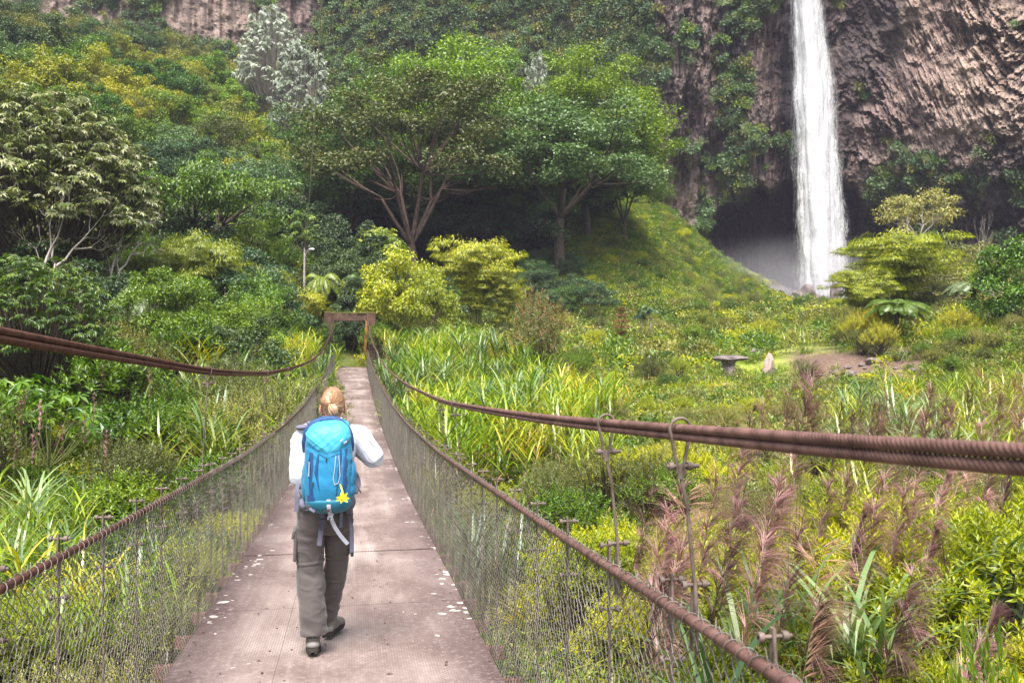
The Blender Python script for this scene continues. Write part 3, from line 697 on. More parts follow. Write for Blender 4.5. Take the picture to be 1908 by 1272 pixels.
# footpath beyond the tower
mb = MB(); yy = np.linspace(Y_END+0.9, 66.5, 24); P = []
for y in yy:
    for q in np.linspace(-1.1, 1.1, 6): P.append((q-0.05*(y-62), y, float(ground_z(np.array([q]), np.array([y]))[0])+0.06))
mb.add(P, grid_faces(24, 6)); mb.build('path', simple('trodden_earth', (0.02, 0.016, 0.013), (0.06, 0.048, 0.038), 2, 0.95, 0.1, 0.5, 0.05), smooth=True, kind='structure', label='earth path leaving the far end of the bridge')

mb = MB(); n = 260; yy = rng.uniform(1, 26, n)**1.0; xx = rng.uniform(-0.97, 0.97, n)*1.0; zz = deck_z(yy)+0.008; a = rng.uniform(0, 6.28, n); L_ = rng.uniform(0.006, 0.022, n)
dx = np.cos(a); dy = np.sin(a); C4 = np.stack([np.stack([xx-dx*L_, yy-dy*L_, zz], 1), np.stack([xx+dy*L_*.4, yy-dx*L_*.4, zz+.004], 1), np.stack([xx+dx*L_, yy+dy*L_, zz+.001], 1), np.stack([xx-dy*L_*.4, yy+dx*L_*.4, zz+.003], 1)], 1)
mb.add(C4.reshape(-1, 3), np.arange(4*n).reshape(n, 4)); mb.build('fallen_leaves', simple('dry_litter', (0.03, 0.018, 0.012), (0.12, 0.07, 0.04), 30), None, kind='stuff', label='dark bits of dry leaf scattered over the deck')
# ------------------------------------------------------------------ plant building
def unit(v): return v/(np.linalg.norm(v, axis=-1, keepdims=True)+1e-12)
def rdir(rg, n): return unit(rg.normal(size=(n, 3)))
UP = np.array([0, 0, 1.0])
def leaves(mb, C, T, Nn, L, Wd, mat=0, droop=0.15):
    n = len(C); T = unit(T); Nn = unit(Nn - T*(np.sum(Nn*T, 1, keepdims=True))); S = np.cross(Nn, T)
    L = np.broadcast_to(L, (n,))[:, None]; Wd = np.broadcast_to(Wd, (n,))[:, None]
    V = np.stack([C, C+T*L*0.45+S*Wd/2, C+T*L-Nn*L*droop, C+T*L*0.45-S*Wd/2], 1)
    mb.add(V.reshape(-1, 3), np.arange(4*n).reshape(n, 4), mat)
def puff(mb, rg, c, r3, n, L, Wd, up=0.6, droop=0.3, mat=0, shell=0.5, bottom=0.45, rnd=0.6):
    """n leaves spread through an ellipsoid clump, denser towards its outside and top"""
    u = rdir(rg, n); k = (u[:, 2] < 0) & (rg.random(n) > bottom); u[k, 2] *= -1
    r3 = np.asarray(r3, float)
    rad = rg.uniform(shell**2, 1, n)**0.5
    P = c+u*rad[:, None]*r3
    Nn = unit(u*0.95+UP*up*0.6+rdir(rg, n)*rnd*0.62)
    T = unit(u*0.8+rdir(rg, n)*0.7-UP*droop)
    leaves(mb, P, T, Nn, L*rg.uniform(0.7, 1.25, n), Wd*rg.uniform(0.75, 1.2, n), mat)
def bez(a, b, lift, n=6, side=None):
    t = np.linspace(0, 1, n)[:, None]; m_ = (a+b)/2+np.array([0, 0, lift])+(0 if side is None else side)
    return (1-t)**2*a+2*t*(1-t)*m_+t*t*b
MAT_BARK = simple('bark_dark', (0.03, 0.024, 0.018), (0.11, 0.09, 0.07), 6, 0.95, 0.1, 0.6, 0.02, (1, 1, 0.3))
MAT_BARKP = simple('bark_pinkish', (0.055, 0.037, 0.030), (0.17, 0.12, 0.098), 5, 0.9, 0.1, 0.6, 0.02, (1, 1, 0.3))
MAT_BARKG = simple('bark_pale', (0.16, 0.14, 0.12), (0.42, 0.37, 0.33), 5, 0.9, 0.1, 0.6, 0.02, (1, 1, 0.3))
MAT_STEM = simple('stem_green', (0.06, 0.08, 0.02), (0.16, 0.17, 0.05), 8, 0.8, 0.2, 0.3, 0.01)
G = {}
G['green'] = foliage('leaf_green', [(0.032, 0.070, 0.010), (0.065, 0.13, 0.014), (0.11, 0.19, 0.018), (0.17, 0.25, 0.03)], 0.28)
G['bright'] = foliage('leaf_bright_green', [(0.035, 0.09, 0.010), (0.07, 0.15, 0.014), (0.115, 0.215, 0.018), (0.17, 0.28, 0.03)], 0.3)
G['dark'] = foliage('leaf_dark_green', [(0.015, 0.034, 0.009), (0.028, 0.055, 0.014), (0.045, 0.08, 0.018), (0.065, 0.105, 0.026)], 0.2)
G['blue'] = foliage('leaf_bluish_green', [(0.028, 0.060, 0.024), (0.05, 0.10, 0.034), (0.08, 0.145, 0.048), (0.12, 0.19, 0.07)], 0.25)
G['olive'] = foliage('leaf_olive', [(0.05, 0.062, 0.014), (0.09, 0.105, 0.020), (0.15, 0.16, 0.03), (0.22, 0.21, 0.045)], 0.22)
G['gold'] = foliage('leaf_golden_green', [(0.07, 0.095, 0.012), (0.15, 0.18, 0.018), (0.25, 0.27, 0.025), (0.33, 0.34, 0.04), (0.42, 0.37, 0.05)], 0.25)
G['brown'] = foliage('leaf_brownish', [(0.024, 0.044, 0.010), (0.042, 0.066, 0.014), (0.070, 0.092, 0.020), (0.13, 0.125, 0.035)], 0.2)
G['lime'] = foliage('leaf_lime', [(0.15, 0.19, 0.012), (0.26, 0.31, 0.018), (0.37, 0.40, 0.025), (0.48, 0.47, 0.045)], 0.32)
G['bamboo'] = foliage('leaf_bamboo', [(0.075, 0.115, 0.008), (0.155, 0.205, 0.010), (0.26, 0.30, 0.014), (0.38, 0.38, 0.022)], 0.35)
G['silver'] = foliage('leaf_silvery', [(0.035, 0.058, 0.012), (0.075, 0.105, 0.020), (0.13, 0.155, 0.04), (0.30, 0.31, 0.19)], 0.12, 0.06)
G['white'] = foliage('leaf_whitish', [(0.06, 0.09, 0.04), (0.14, 0.18, 0.10), (0.28, 0.31, 0.24), (0.42, 0.44, 0.40)], 0.1, 0.1)
G['bigleaf'] = foliage('leaf_large', [(0.05, 0.09, 0.014), (0.10, 0.165, 0.022), (0.17, 0.24, 0.035), (0.28, 0.33, 0.08)], 0.3)
G['fern'] = foliage('leaf_fern', [(0.05, 0.09, 0.014), (0.085, 0.14, 0.02), (0.13, 0.19, 0.03), (0.19, 0.24, 0.055)], 0.3)
G['ferngrey'] = foliage('leaf_fern_grey', [(0.05, 0.08, 0.035), (0.09, 0.13, 0.055), (0.14, 0.17, 0.08)], 0.25)
G['cane'] = foliage('leaf_cane', [(0.06, 0.12, 0.010), (0.11, 0.20, 0.014), (0.18, 0.29, 0.018), (0.27, 0.35, 0.03), (0.36, 0.40, 0.07)], 0.35, 0.06)
G['caneblue'] = foliage('leaf_cane_blue', [(0.04, 0.085, 0.03), (0.08, 0.15, 0.05), (0.14, 0.22, 0.08), (0.25, 0.32, 0.16)], 0.3, 0.07)
G['caneyel'] = foliage('leaf_cane_yellow', [(0.13, 0.18, 0.012), (0.24, 0.29, 0.018), (0.36, 0.37, 0.025), (0.48, 0.40, 0.06)], 0.35, 0.1)
G['dead'] = foliage('dead_leaf', [(0.12, 0.075, 0.045), (0.22, 0.14, 0.085), (0.34, 0.23, 0.14)], 0.2, 0.05)
G['plume'] = foliage('plume_purple', [(0.10, 0.048, 0.055), (0.17, 0.085, 0.092), (0.27, 0.15, 0.15), (0.42, 0.28, 0.25)], 0.25, 0.05, tint=0.55)
G['plumep'] = foliage('plume_pinkish', [(0.30, 0.17, 0.14), (0.44, 0.28, 0.22), (0.58, 0.42, 0.34)], 0.3, 0.05, tint=0.4)
G['reddish'] = foliage('leaf_reddish', [(0.05, 0.08, 0.02), (0.10, 0.13, 0.03), (0.16, 0.16, 0.045), (0.22, 0.12, 0.07)], 0.2)
G['orange'] = foliage('leaf_orange_brown', [(0.06, 0.05, 0.02), (0.16, 0.085, 0.03), (0.26, 0.13, 0.045)], 0.2)
G['greyshrub'] = foliage('leaf_grey_green', [(0.08, 0.092, 0.022), (0.14, 0.155, 0.036), (0.22, 0.225, 0.06), (0.32, 0.30, 0.10)], 0.22)
PROTO = {}
def reg(kind, parts, H, R): PROTO.setdefault(kind, []).append(dict(parts=parts, H=H, R=R))
def P_(mb, name, mats, smooth=False): return (name, mb.mesh(name, mats, smooth))

def broad_tree(kind, seed, H, R, base, ncl, cr, nleaf, L, Wd, leaf, bark, flat=0.62, crown_lo=0.25, trunk_r=0.22, layers=None, forks=5, crown_parts=True, sub=5, inner=True):
    rg = np.random.default_rng(seed); tr = MB(); cr_ = MB()
    Hc = H-base; cc = np.array([0, 0, base+Hc*crown_lo])
    u = rdir(rg, ncl*6); u = u[u[:, 2] > (-0.25 if layers is None else -0.9)][:ncl]
    ph = np.arctan2(u[:, 1], u[:, 0]); lob = 0.82+0.30*np.abs(np.sin(ph*1.5+seed))+rg.normal(0, 0.09, len(u))
    rad = rg.uniform(0.55, 1.0, len(u))**0.6*lob
    C = cc+u*rad[:, None]*np.array([R, R, Hc*(1-crown_lo)*0.98])
    C[:, 2] = np.where(u[:, 2] < 0, cc[2]+u[:, 2]*Hc*crown_lo*1.1, C[:, 2])
    if layers is not None:
        lz = rg.choice(layers, len(C)); C[:, 2] = base+Hc*lz+rg.normal(0, 0.15, len(C))-0.10*np.hypot(C[:, 0], C[:, 1])
    C -= np.array([0, 0, 1])*cr*flat*0.5
    fork = np.array([rg.normal(0, .05*R), rg.normal(0, .05*R), base*0.9])
    bend = rg.normal(0, 0.25, 2)
    tp = bez(np.zeros(3), fork, 0, 8, np.array([bend[0], bend[1], 0])); tp[0, 2] -= 0.4
    tube(tr, tp, np.linspace(trunk_r*1.25, trunk_r*0.75, 8), 8)
    fa = np.arange(forks)*2*PI/forks+rg.uniform(0, 1)
    FE = [fork+np.array([math.cos(a)*R*0.32*rg.uniform(.6, 1.2), math.sin(a)*R*0.32*rg.uniform(.6, 1.2), Hc*rg.uniform(0.22, 0.42)]) for a in fa]
    for f_ in FE: tube(tr, bez(fork, f_, -0.1*Hc*0.2, 6), np.linspace(trunk_r*0.55, trunk_r*0.33, 6), 6)
    for c in (C if kind[2:] not in ('vase',) else C[::2]):
        d = [np.linalg.norm(c-f_) for f_ in FE]; f_ = FE[int(np.argmin(d))]
        tube(tr, bez(f_, c, -0.05*Hc, 5, rdir(rg, 1)[0]*0.12*R), np.linspace(trunk_r*0.28, trunk_r*0.06, 5), 4, cap=False)
    for c in C:
        s = cr*rg.uniform(0.65, 1.3)
        for q in range(sub):
            o = rdir(rg, 1)[0]*s*np.array([0.75, 0.75, 0.35]) if q else np.zeros(3)
            k = s*rg.uniform(0.45, 0.75)
            puff(cr_, rg, c+o, (k, k, k*flat), nleaf//(ncl*sub)+1, L, Wd, up=0.7)
    reg(kind, [P_(tr, 'trunk', bark, True), P_(cr_, 'crown', leaf)], H, R)

def rosette_tree(kind, seed, H, R, base, nros, L, leaf, bark, lobes=7, per=9, trunk_r=0.18, dome=0.7):
    """large palmate leaves in rosettes at branch ends"""
    rg = np.random.default_rng(seed); tr = MB(); cr_ = MB(); Hc = H-base
    u = rdir(rg, nros*4); u = u[u[:, 2] > -0.1][:nros]; C = np.array([0, 0, base+Hc*(1-dome)])+u*rg.uniform(0.5, 1, len(u))[:, None]**0.5*np.array([R, R, Hc*dome])
    fork = np.array([0, 0, base*0.85]); tube(tr, [(0, 0, -0.5), (0.1, 0.05, base*0.4), fork], [trunk_r*1.2, trunk_r, trunk_r*.8], 7)
    for c in C: tube(tr, bez(fork, c, -0.12*Hc, 6), np.linspace(trunk_r*0.4, trunk_r*0.1, 6), 5, cap=False)
    allC = []; allT = []; allN = []; allL = []
    for c in C:
        a = rg.uniform(0, 2*PI, per); e = rg.uniform(-0.35, 0.55, per)
        d = np.stack([np.cos(a)*np.cos(e), np.sin(a)*np.cos(e), np.sin(e)], 1)
        allC.append(c+d*L*rg.uniform(0.7, 1.4, (per, 1))); allT.append(d); allN.append(unit(UP+d*0.55+rdir(rg, per)*0.4)); allL.append(L*rg.uniform(0.6, 1.1, per))
    Cc = np.concatenate(allC); T = np.concatenate(allT); Nn = np.concatenate(allN); LL = np.concatenate(allL)[:, None]
    T = unit(T-Nn*np.sum(T*Nn, 1, keepdims=True)); S = np.cross(Nn, T); n = len(Cc)
    vs = [Cc]; 
    for k in range(lobes):
        a = (k-(lobes-1)/2)*(2*PI*0.82/lobes); d = T*math.cos(a)+S*math.sin(a); s_ = -T*math.sin(a)+S*math.cos(a)
        ln = LL*(1-0.35*abs(a)/PI)
        vs += [Cc+d*ln*0.55+s_*ln*0.17, Cc+d*ln-Nn*ln*0.28, Cc+d*ln*0.55-s_*ln*0.17]
    V = np.stack(vs, 1); b = np.arange(n)[:, None]*(1+3*lobes)
    Fs = np.concatenate([np.stack([b[:, 0], b[:, 0]+1+3*k, b[:, 0]+2+3*k, b[:, 0]+3+3*k], 1) for k in range(lobes)])
    cr_.add(V.reshape(-1, 3), Fs)
    reg(kind, [P_(tr, 'trunk', bark, True), P_(cr_, 'crown', leaf)], H, R)

def ribbons(mb, base, d, L, Wd, droop, nseg=5, mat=0, taper=1.0, twist=0.0):
    """arching blades: base (n,3), start direction d, length L, width, droop strength"""
    n = len(base); L = np.broadcast_to(L, (n,)); Wd = np.broadcast_to(Wd, (n,)); droop = np.broadcast_to(droop, (n,))
    d = unit(d).copy(); P = base.copy(); S0 = unit(np.cross(d, UP)+1e-6); rows = []
    for k in range(nseg+1):
        t = k/nseg; w = Wd*(0.55+1.3*t*(1-t)*1.5)*(1-t**2.2)*taper + 0.0005
        rows.append(P-S0*w[:, None]/2); rows.append(P+S0*w[:, None]/2)
        P = P+d*(L/nseg)[:, None]; d = unit(d-UP*(droop*(1.5*t+0.3)*2.2/nseg)[:, None])
    V = np.stack(rows, 1); b = np.arange(n)[:, None]*(2*(nseg+1))
    Fs = np.concatenate([np.stack([b[:, 0]+2*k, b[:, 0]+2*k+1, b[:, 0]+2*k+3, b[:, 0]+2*k+2], 1) for k in range(nseg)])
    mb.add(V.reshape(-1, 3), Fs, mat)

def bamboo(kind, seed, H, R, nc, nleaf, leaf, L=0.30, Wd=0.055):
    rg = np.random.default_rng(seed); tr = MB(); cr_ = MB()
    for i in range(nc):
        a = rg.uniform(0, 2*PI); h = H*rg.uniform(0.55, 1.0); out_ = R*rg.uniform(0.25, 1.0)
        t = np.linspace(0, 1, 12)[:, None]
        dirh = np.array([math.cos(a), math.sin(a), 0])
        P = dirh*(0.12*R*rg.uniform(0, 1)+out_*t**2.2)+UP*(h*(1-(1-t)**1.45)*1.0-0.22*h*t**5)
        tube(tr, P, np.linspace(0.05, 0.008, 12), 5, cap=False)
        for k in range(4, 12):
            s = 0.13*H*(0.55+0.45*math.sin(PI*(k-3)/9))*rg.uniform(0.8, 1.25)
            for _ in range(1):
                s *= 0.68; c = P[k]+rdir(rg, 1)[0]*s*0.6
                n = int(nleaf/(nc*8)); u = rdir(rg, n); u[:, 2] = np.abs(u[:, 2])*0.6+u[:, 2]*0.4
                Pp = c+u*rg.uniform(0.2, 1, (n, 1))**0.5*np.array([s, s, s*0.8]); hz = dirh*0.5+u*np.array([1, 1, 0.2])
                leaves(cr_, Pp, unit(hz+rdir(rg, n)*0.3-UP*0.45), unit(UP+rdir(rg, n)*0.4), L*rg.uniform(.7, 1.3, n), Wd, droop=0.35)
    reg(kind, [P_(tr, 'culms', MAT_STEM, True), P_(cr_, 'foliage', leaf)], H, R)

def tree_fern(kind, seed, H, Lf, leaf, nf=16, dead=True, up=0.55):
    rg = np.random.default_rng(seed); tr = MB(); cr_ = MB(); sk = MB()
    tube(tr, [(0, 0, -0.5), (0.05, 0, H*0.4), (0, 0, H)], [0.16, 0.12, 0.13], 8)
    a = np.arange(nf)*2.39996+rg.normal(0, .1, nf); e = np.where(np.arange(nf) % 3 == 0, rg.uniform(0.55, 0.95, nf), rg.uniform(0.15, 0.6, nf))*up/0.55
    for i in range(nf):
        d = np.array([math.cos(a[i])*math.cos(e[i]), math.sin(a[i])*math.cos(e[i]), math.sin(e[i])]); P = [np.array([0, 0, H])]; ns = 46; l = Lf*rg.uniform(.8, 1.1)
        for k in range(ns):
            P.append(P[-1]+d*l/ns); d = unit(d-UP*0.045*(0.5+k/ns))
        P = np.array(P); tube(cr_, P[::3], np.linspace(0.022, 0.006, len(P[::3])), 4, cap=False)
        T = unit(np.gradient(P, axis=0)); S = unit(np.cross(T, UP)); Nn = np.cross(S, T)
        t = np.linspace(0, 1, len(P)); pl = 0.30*Lf*np.sin(PI*np.clip(t*0.92+0.08, 0, 1))**0.8*0.8
        for sg in (-1, 1):
            kk = slice(2, None)
            dirp = unit(S[kk]*sg+T[kk]*0.35-Nn[kk]*0.28)
            leaves(cr_, P[kk], dirp, Nn[kk]+rdir(rg, len(P[kk]))*0.15, pl[kk]+0.02, 0.040*Lf/1.6, droop=0.2)
    if dead:
        n = 60; a = rg.uniform(0, 2*PI, n); b = np.stack([0.1*np.cos(a), 0.1*np.sin(a), H-rg.uniform(0, .25, n)], 1)
        ribbons(sk, b, np.stack([np.cos(a), np.sin(a), -0.3+0*a], 1), rg.uniform(0.5, 1.1, n)*Lf*0.45, 0.05, 1.6, 4)
    parts = [P_(tr, 'trunk', MAT_BARK, True), P_(cr_, 'fronds', leaf)]
    if dead: parts.append(P_(sk, 'dead_fronds', G['dead']))
    reg(kind, parts, H+Lf*0.45, Lf)

def bare_tree(kind, seed, H, R, bark, leaf=None, depth=5, nl=0, tr_r=0.13, spread=0.55, L=0.1):
    rg = np.random.default_rng(seed); tr = MB(); cr_ = MB(); ends = []
    def rec(p, d, ln, r, k):
        q = p+d*ln; mid = (p+q)/2+rdir(rg, 1)[0]*ln*0.09
        tube(tr, [p, mid, q], [r, r*0.85, r*0.65], 5 if k > 2 else 3, cap=False)
        if k == 0: ends.append(q); return
        for _ in range(rg.integers(2, 4)):
            nd = unit(d+rdir(rg, 1)[0]*spread*1.35+UP*0.12); rec(q, nd, ln*rg.uniform(.58, .85), r*0.6, k-1)
        if k < 3: ends.append(mid)
    rec(np.array([0, 0, -0.3]), unit(np.array([0.05, 0.02, 1])), H*0.28, tr_r, depth)
    E = np.array(ends); sc = H/max(E[:, 2].max(), .1)
    parts = [P_(tr, 'branches', bark, True)]
    if nl:
        for e in E[rg.random(len(E)) < 0.8]: puff(cr_, rg, e, (0.28, 0.28, 0.16), max(2, nl//len(E)), L, L*0.5, 0.6)
        parts.append(P_(cr_, 'foliage', leaf))
    reg(kind, parts, E[:, 2].max(), max(np.abs(E[:, :2]).max(), .5))

def sprig_shrub(kind, seed, H, R, nsp, leaf, L=0.06, Wd=0.022, per=13, tw=0.14, up=0.8, stem=None, lob=7, flat=1.0, inner=0.45):
    """dense shrub: leaves set round the ends of many twigs"""
    rg = np.random.default_rng(seed); tr = MB(); cr_ = MB()
    lc = rdir(rg, lob); lc[:, 2] = np.abs(lc[:, 2]); lobc = np.array([0, 0, H*0.42])+lc*np.array([R*0.55, R*0.55, H*0.34*flat]); lr = rg.uniform(0.38, 0.6, lob)*R
    w_ = rg.integers(0, lob, nsp); u = rdir(rg, nsp); u[:, 2] = np.where(u[:, 2] < -0.25, -u[:, 2], u[:, 2])
    rad = np.where(rg.random(nsp) < inner, rg.uniform(0.45, 0.9, nsp), rg.uniform(0.88, 1.08, nsp))
    base = lobc[w_]+u*(rad*lr[w_])[:, None]*np.array([1, 1, 0.85])
    ax = unit(u*0.7+UP*up+rdir(rg, nsp)*0.35); sz = rg.uniform(0.7, 1.2, nsp)
    k = np.arange(per); th = k*2.4; tt = k/per
    X1 = unit(np.cross(ax, UP+0.01)); Y1 = np.cross(ax, X1)
    Pp = base[:, None]+ax[:, None]*(tw*sz)[:, None, None]*tt[None, :, None]
    rd = np.cos(th)[None, :, None]*X1[:, None]+np.sin(th)[None, :, None]*Y1[:, None]
    T = rd*(1.1-0.75*tt)[None, :, None]+ax[:, None]*(0.35+0.9*tt)[None, :, None]+rg.normal(0, .15, (nsp, per, 3))
    Nn = ax[:, None]*0.9-rd*0.4+UP*0.25
    LL = (L*sz)[:, None]*(1.05-0.35*tt)[None, :]*rg.uniform(.8, 1.2, (nsp, per))
    leaves(cr_, Pp.reshape(-1, 3), T.reshape(-1, 3), (Nn+0*T).reshape(-1, 3), LL.ravel(), LL.ravel()*Wd/L, droop=0.12)
    ns = min(70, nsp//4)
    for i in rg.choice(nsp, ns, replace=False):
        f_ = np.array([rg.normal(0, .08*R), rg.normal(0, .08*R), -0.15]); tube(tr, bez(f_, base[i]+ax[i]*tw*.5, -0.1*H, 5), np.linspace(0.012*H+0.003, 0.003, 5), 3, cap=False)
    reg(kind, [P_(tr, 'stems', stem or MAT_BARK, True), P_(cr_, 'foliage', leaf)], H, R)

def cane_clump(kind, seed, H, R, ns, leaf, blades=9, Lb=0.9, Wb=0.036, deadf=0.6, lean=0.18, nseg=5, upw=1.5):
    rg = np.random.default_rng(seed); st = MB(); bl = MB(); dd = MB()
    for i in range(ns):
        a = rg.uniform(0, 2*PI); r_ = R*rg.uniform(0, 1)**0.5; b = np.array([r_*math.cos(a), r_*math.sin(a), -0.2]); h = H*rg.uniform(0.55, 0.95)
        ln = lean*rg.uniform(0, 1); tp = b+np.array([math.cos(a)*ln*h, math.sin(a)*ln*h, h])
        tube(st, bez(b, tp, 0.05*h, 5), np.linspace(0.012, 0.006, 5), 4, cap=False)
        k = np.arange(blades); ph = k*2.5+rg.uniform(0, 6); bz = tp[None]*(1-(1-k/blades)[:, None]*0.32)+b[None]*((1-k/blades)[:, None]*0.32)
        el = rg.uniform(0.75, 1.25, blades)*upw*0.7
        d = np.stack([np.cos(ph), np.sin(ph), el*1.3], 1)
        ribbons(bl, bz, d, Lb*rg.uniform(.65, 1.15, blades), Wb*rg.uniform(.7, 1.2, blades), rg.uniform(0.5, 1.3, blades), nseg)
        nd = int(blades*deadf)
        if nd:
            ph = rg.uniform(0, 6.28, nd); t_ = rg.uniform(0.35, 0.8, nd)[:, None]; bz = b*(1-t_)+tp*t_
            ribbons(dd, bz, np.stack([np.cos(ph), np.sin(ph), 0.1+0*ph], 1), Lb*rg.uniform(.4, .8, nd), Wb*0.7, 2.4, 4)
    parts = [P_(st, 'stalks', MAT_STEM, True), P_(bl, 'blades', leaf)]
    if deadf: parts.append(P_(dd, 'dry_blades', G['dead']))
    reg(kind, parts, H+Lb*0.45, R+Lb*0.5)

def plume(kind, seed, H, leaf, n=260, Lp=0.62, lean=0.25, thread=0.2, side=0.9, tw=0.0032):
    rg = np.random.default_rng(seed); st = MB(); pl = MB()
    P = np.array([[lean*(0.12*t_*H*0.5+0.95*max(0, t_-1+1.15*Lp/H)**1.35), 0.03*math.sin(t_*3), -0.3+(H+0.3)*t_] for t_ in np.linspace(0, 1, 16)]); tube(st, P, np.linspace(0.0065, 0.002, 16), 4, cap=False)
    nb = max(8, n//11); tb = np.linspace(0.02, 0.97, nb)**0.9; bid = rg.integers(0, nb, n); t = tb[bid]; s0 = 1-Lp/H
    q = (s0+(1-s0)*t)*(len(P)-1); i = np.minimum(q.astype(int), len(P)-2); b = P[i]+(P[i+1]-P[i])*(q-i)[:, None]
    bd = np.array([side, 0.0, 0.55])+rg.normal(0, 0.30, (nb, 3)); k = rg.random(nb) < 0.18; bd[k, 0] *= -0.3
    d = unit(bd[bid]+rg.normal(0, 0.16, (n, 3))); ln = thread*(0.45+0.9*np.sin(PI*np.clip(0.12+0.85*t, 0, 1)))*rg.uniform(.7, 1.15, n)
    ribbons(pl, b, d, ln, tw, rg.uniform(0.35, 1.0, n), 5)
    reg(kind, [P_(st, 'stalk', MAT_STEM, True), P_(pl, 'plume', leaf)], H, 0.3)

# far / middle trees (metres at real size)
for i, (lf, bk) in enumerate([('green', MAT_BARK), ('bright', MAT_BARK), ('dark', MAT_BARK), ('blue', MAT_BARK), ('olive', MAT_BARK), ('gold', MAT_BARKP), ('brown', MAT_BARKP)]):
    for j in range(2): broad_tree('t_'+lf, 100+i*7+j, 10, 4.6+0.5*j, 2.4, 46, 1.25, 20000, (0.24, 0.27, 0.30, 0.22, 0.20, 0.27, 0.25)[i], (0.13, 0.16, 0.15, 0.13, 0.10, 0.14, 0.13)[i], G[lf], bk, flat=0.75, crown_lo=0.3, trunk_r=0.2)
broad_tree('t_vase', 201, 24, 8.8, 4.5, 120, 1.7, 46000, 0.30, 0.16, G['brown'], MAT_BARKP, flat=0.7, crown_lo=0.48, trunk_r=0.42, forks=6)
broad_tree('t_tall', 203, 22, 9.0, 9.0, 90, 1.8, 44000, 0.32, 0.18, G['blue'], MAT_BARK, flat=0.65, crown_lo=0.35, trunk_r=0.5, forks=6)
broad_tree('t_emerg', 205, 27, 9.5, 6.5, 130, 1.9, 52000, 0.32, 0.18, G['bright'], MAT_BARK, flat=0.75, crown_lo=0.35, trunk_r=0.45, forks=6)
broad_tree('t_emergd', 206, 27, 8.8, 5.5, 130, 1.9, 52000, 0.32, 0.17, G['green'], MAT_BARK, flat=0.75, crown_lo=0.38, trunk_r=0.45, forks=6)
broad_tree('t_umbrella', 207, 7, 6.6, 3.4, 60, 1.05, 20000, 0.24, 0.12, G['green'], MAT_BARK, flat=0.35, layers=[0.55, 0.75, 0.95], trunk_r=0.2)
broad_tree('t_umbpale', 209, 9, 3.6, 6.2, 26, 1.0, 7000, 0.22, 0.12, G['greyshrub'], MAT_BARKG, flat=0.4, layers=[0.5, 0.8, 0.95], trunk_r=0.15)
broad_tree('t_lime', 211, 6, 3.0, 1.2, 30, 0.95, 13000, 0.20, 0.12, G['lime'], MAT_BARKP, flat=0.7, crown_lo=0.35, trunk_r=0.09)
broad_tree('t_small', 213, 4, 1.5, 1.0, 16, 0.6, 5000, 0.13, 0.08, G['bright'], MAT_BARK, flat=0.7, trunk_r=0.06)
broad_tree('t_smallgold', 214, 4, 1.6, 1.2, 18, 0.55, 5000, 0.11, 0.05, G['gold'], MAT_BARK, flat=0.7, trunk_r=0.06)
broad_tree('t_scrub', 215, 5, 2.4, 1.0, 22, 0.85, 8000, 0.15, 0.08, G['greyshrub'], MAT_BARKG, flat=0.6, trunk_r=0.07)
broad_tree('t_darkglossy', 217, 7, 3.0, 1.0, 34, 1.0, 13000, 0.22, 0.14, G['bright'], MAT_BARK, flat=0.75, trunk_r=0.12)
rosette_tree('t_silver', 221, 12, 5.6, 3.0, 620, 0.36, G['silver'], MAT_BARK, per=9)
rosette_tree('t_big', 223, 8, 4.2, 2.0, 330, 0.30, G['bigleaf'], MAT_BARK, per=8)
rosette_tree('t_white', 225, 11, 3.8, 3.5, 300, 0.34, G['white'], MAT_BARKG, per=9)
rosette_tree('t_bigsmall', 227, 4, 1.6, 1.6, 45, 0.34, G['bigleaf'], MAT_BARKG, per=8, trunk_r=0.06)
rosette_tree('t_heart', 228, 3.0, 1.0, 1.2, 16, 0.26, G['bright'], MAT_STEM, lobes=5, per=5, trunk_r=0.05)
rosette_tree('t_palmlet', 229, 4.5, 0.8, 3.4, 7, 0.42, G['blue'], MAT_BARKG, per=8, trunk_r=0.06)
for s in range(2): bamboo('bamboo', 231+s, 7.5, 3.6, 32, 32000, G['bamboo'], 0.27, 0.05)
tree_fern('tfern', 241, 2.6, 2.0, G['fern'], 24, False, 0.45); tree_fern('tferng', 242, 2.8, 1.7, G['ferngrey'], 17, True, 0.35); tree_fern('tfern', 243, 2.2, 1.9, G['fern'], 20, False, 0.6)
bare_tree('t_bare', 251, 6, 2.5, MAT_BARKG, G['olive'], 6, 1500, 0.12, L=0.12); bare_tree('t_barethin', 252, 5, 1.2, MAT_BARKG, None, 5, 0, 0.07, 0.4)
def conifer(kind, seed, H):
    rg = np.random.default_rng(seed); tr = MB(); cr_ = MB(); tube(tr, [(0, 0, -.3), (0, 0, H)], [.07, .02], 5)
    for k, z in enumerate(np.linspace(H*0.25, H*0.95, 6)):
        r = (0.85, 0.35, 0.8, 0.75, 0.4, 0.25)[k]
        for a in np.arange(7)*0.9+k: puff(cr_, rg, np.array([r*.6*math.cos(a), r*.6*math.sin(a), z]), (r*.5, r*.5, .17), 90, 0.12, 0.06)
    reg(kind, [P_(tr, 'trunk', MAT_BARK, True), P_(cr_, 'crown', G['orange'])], H, 0.9)
conifer('t_tier', 255, 3.8)
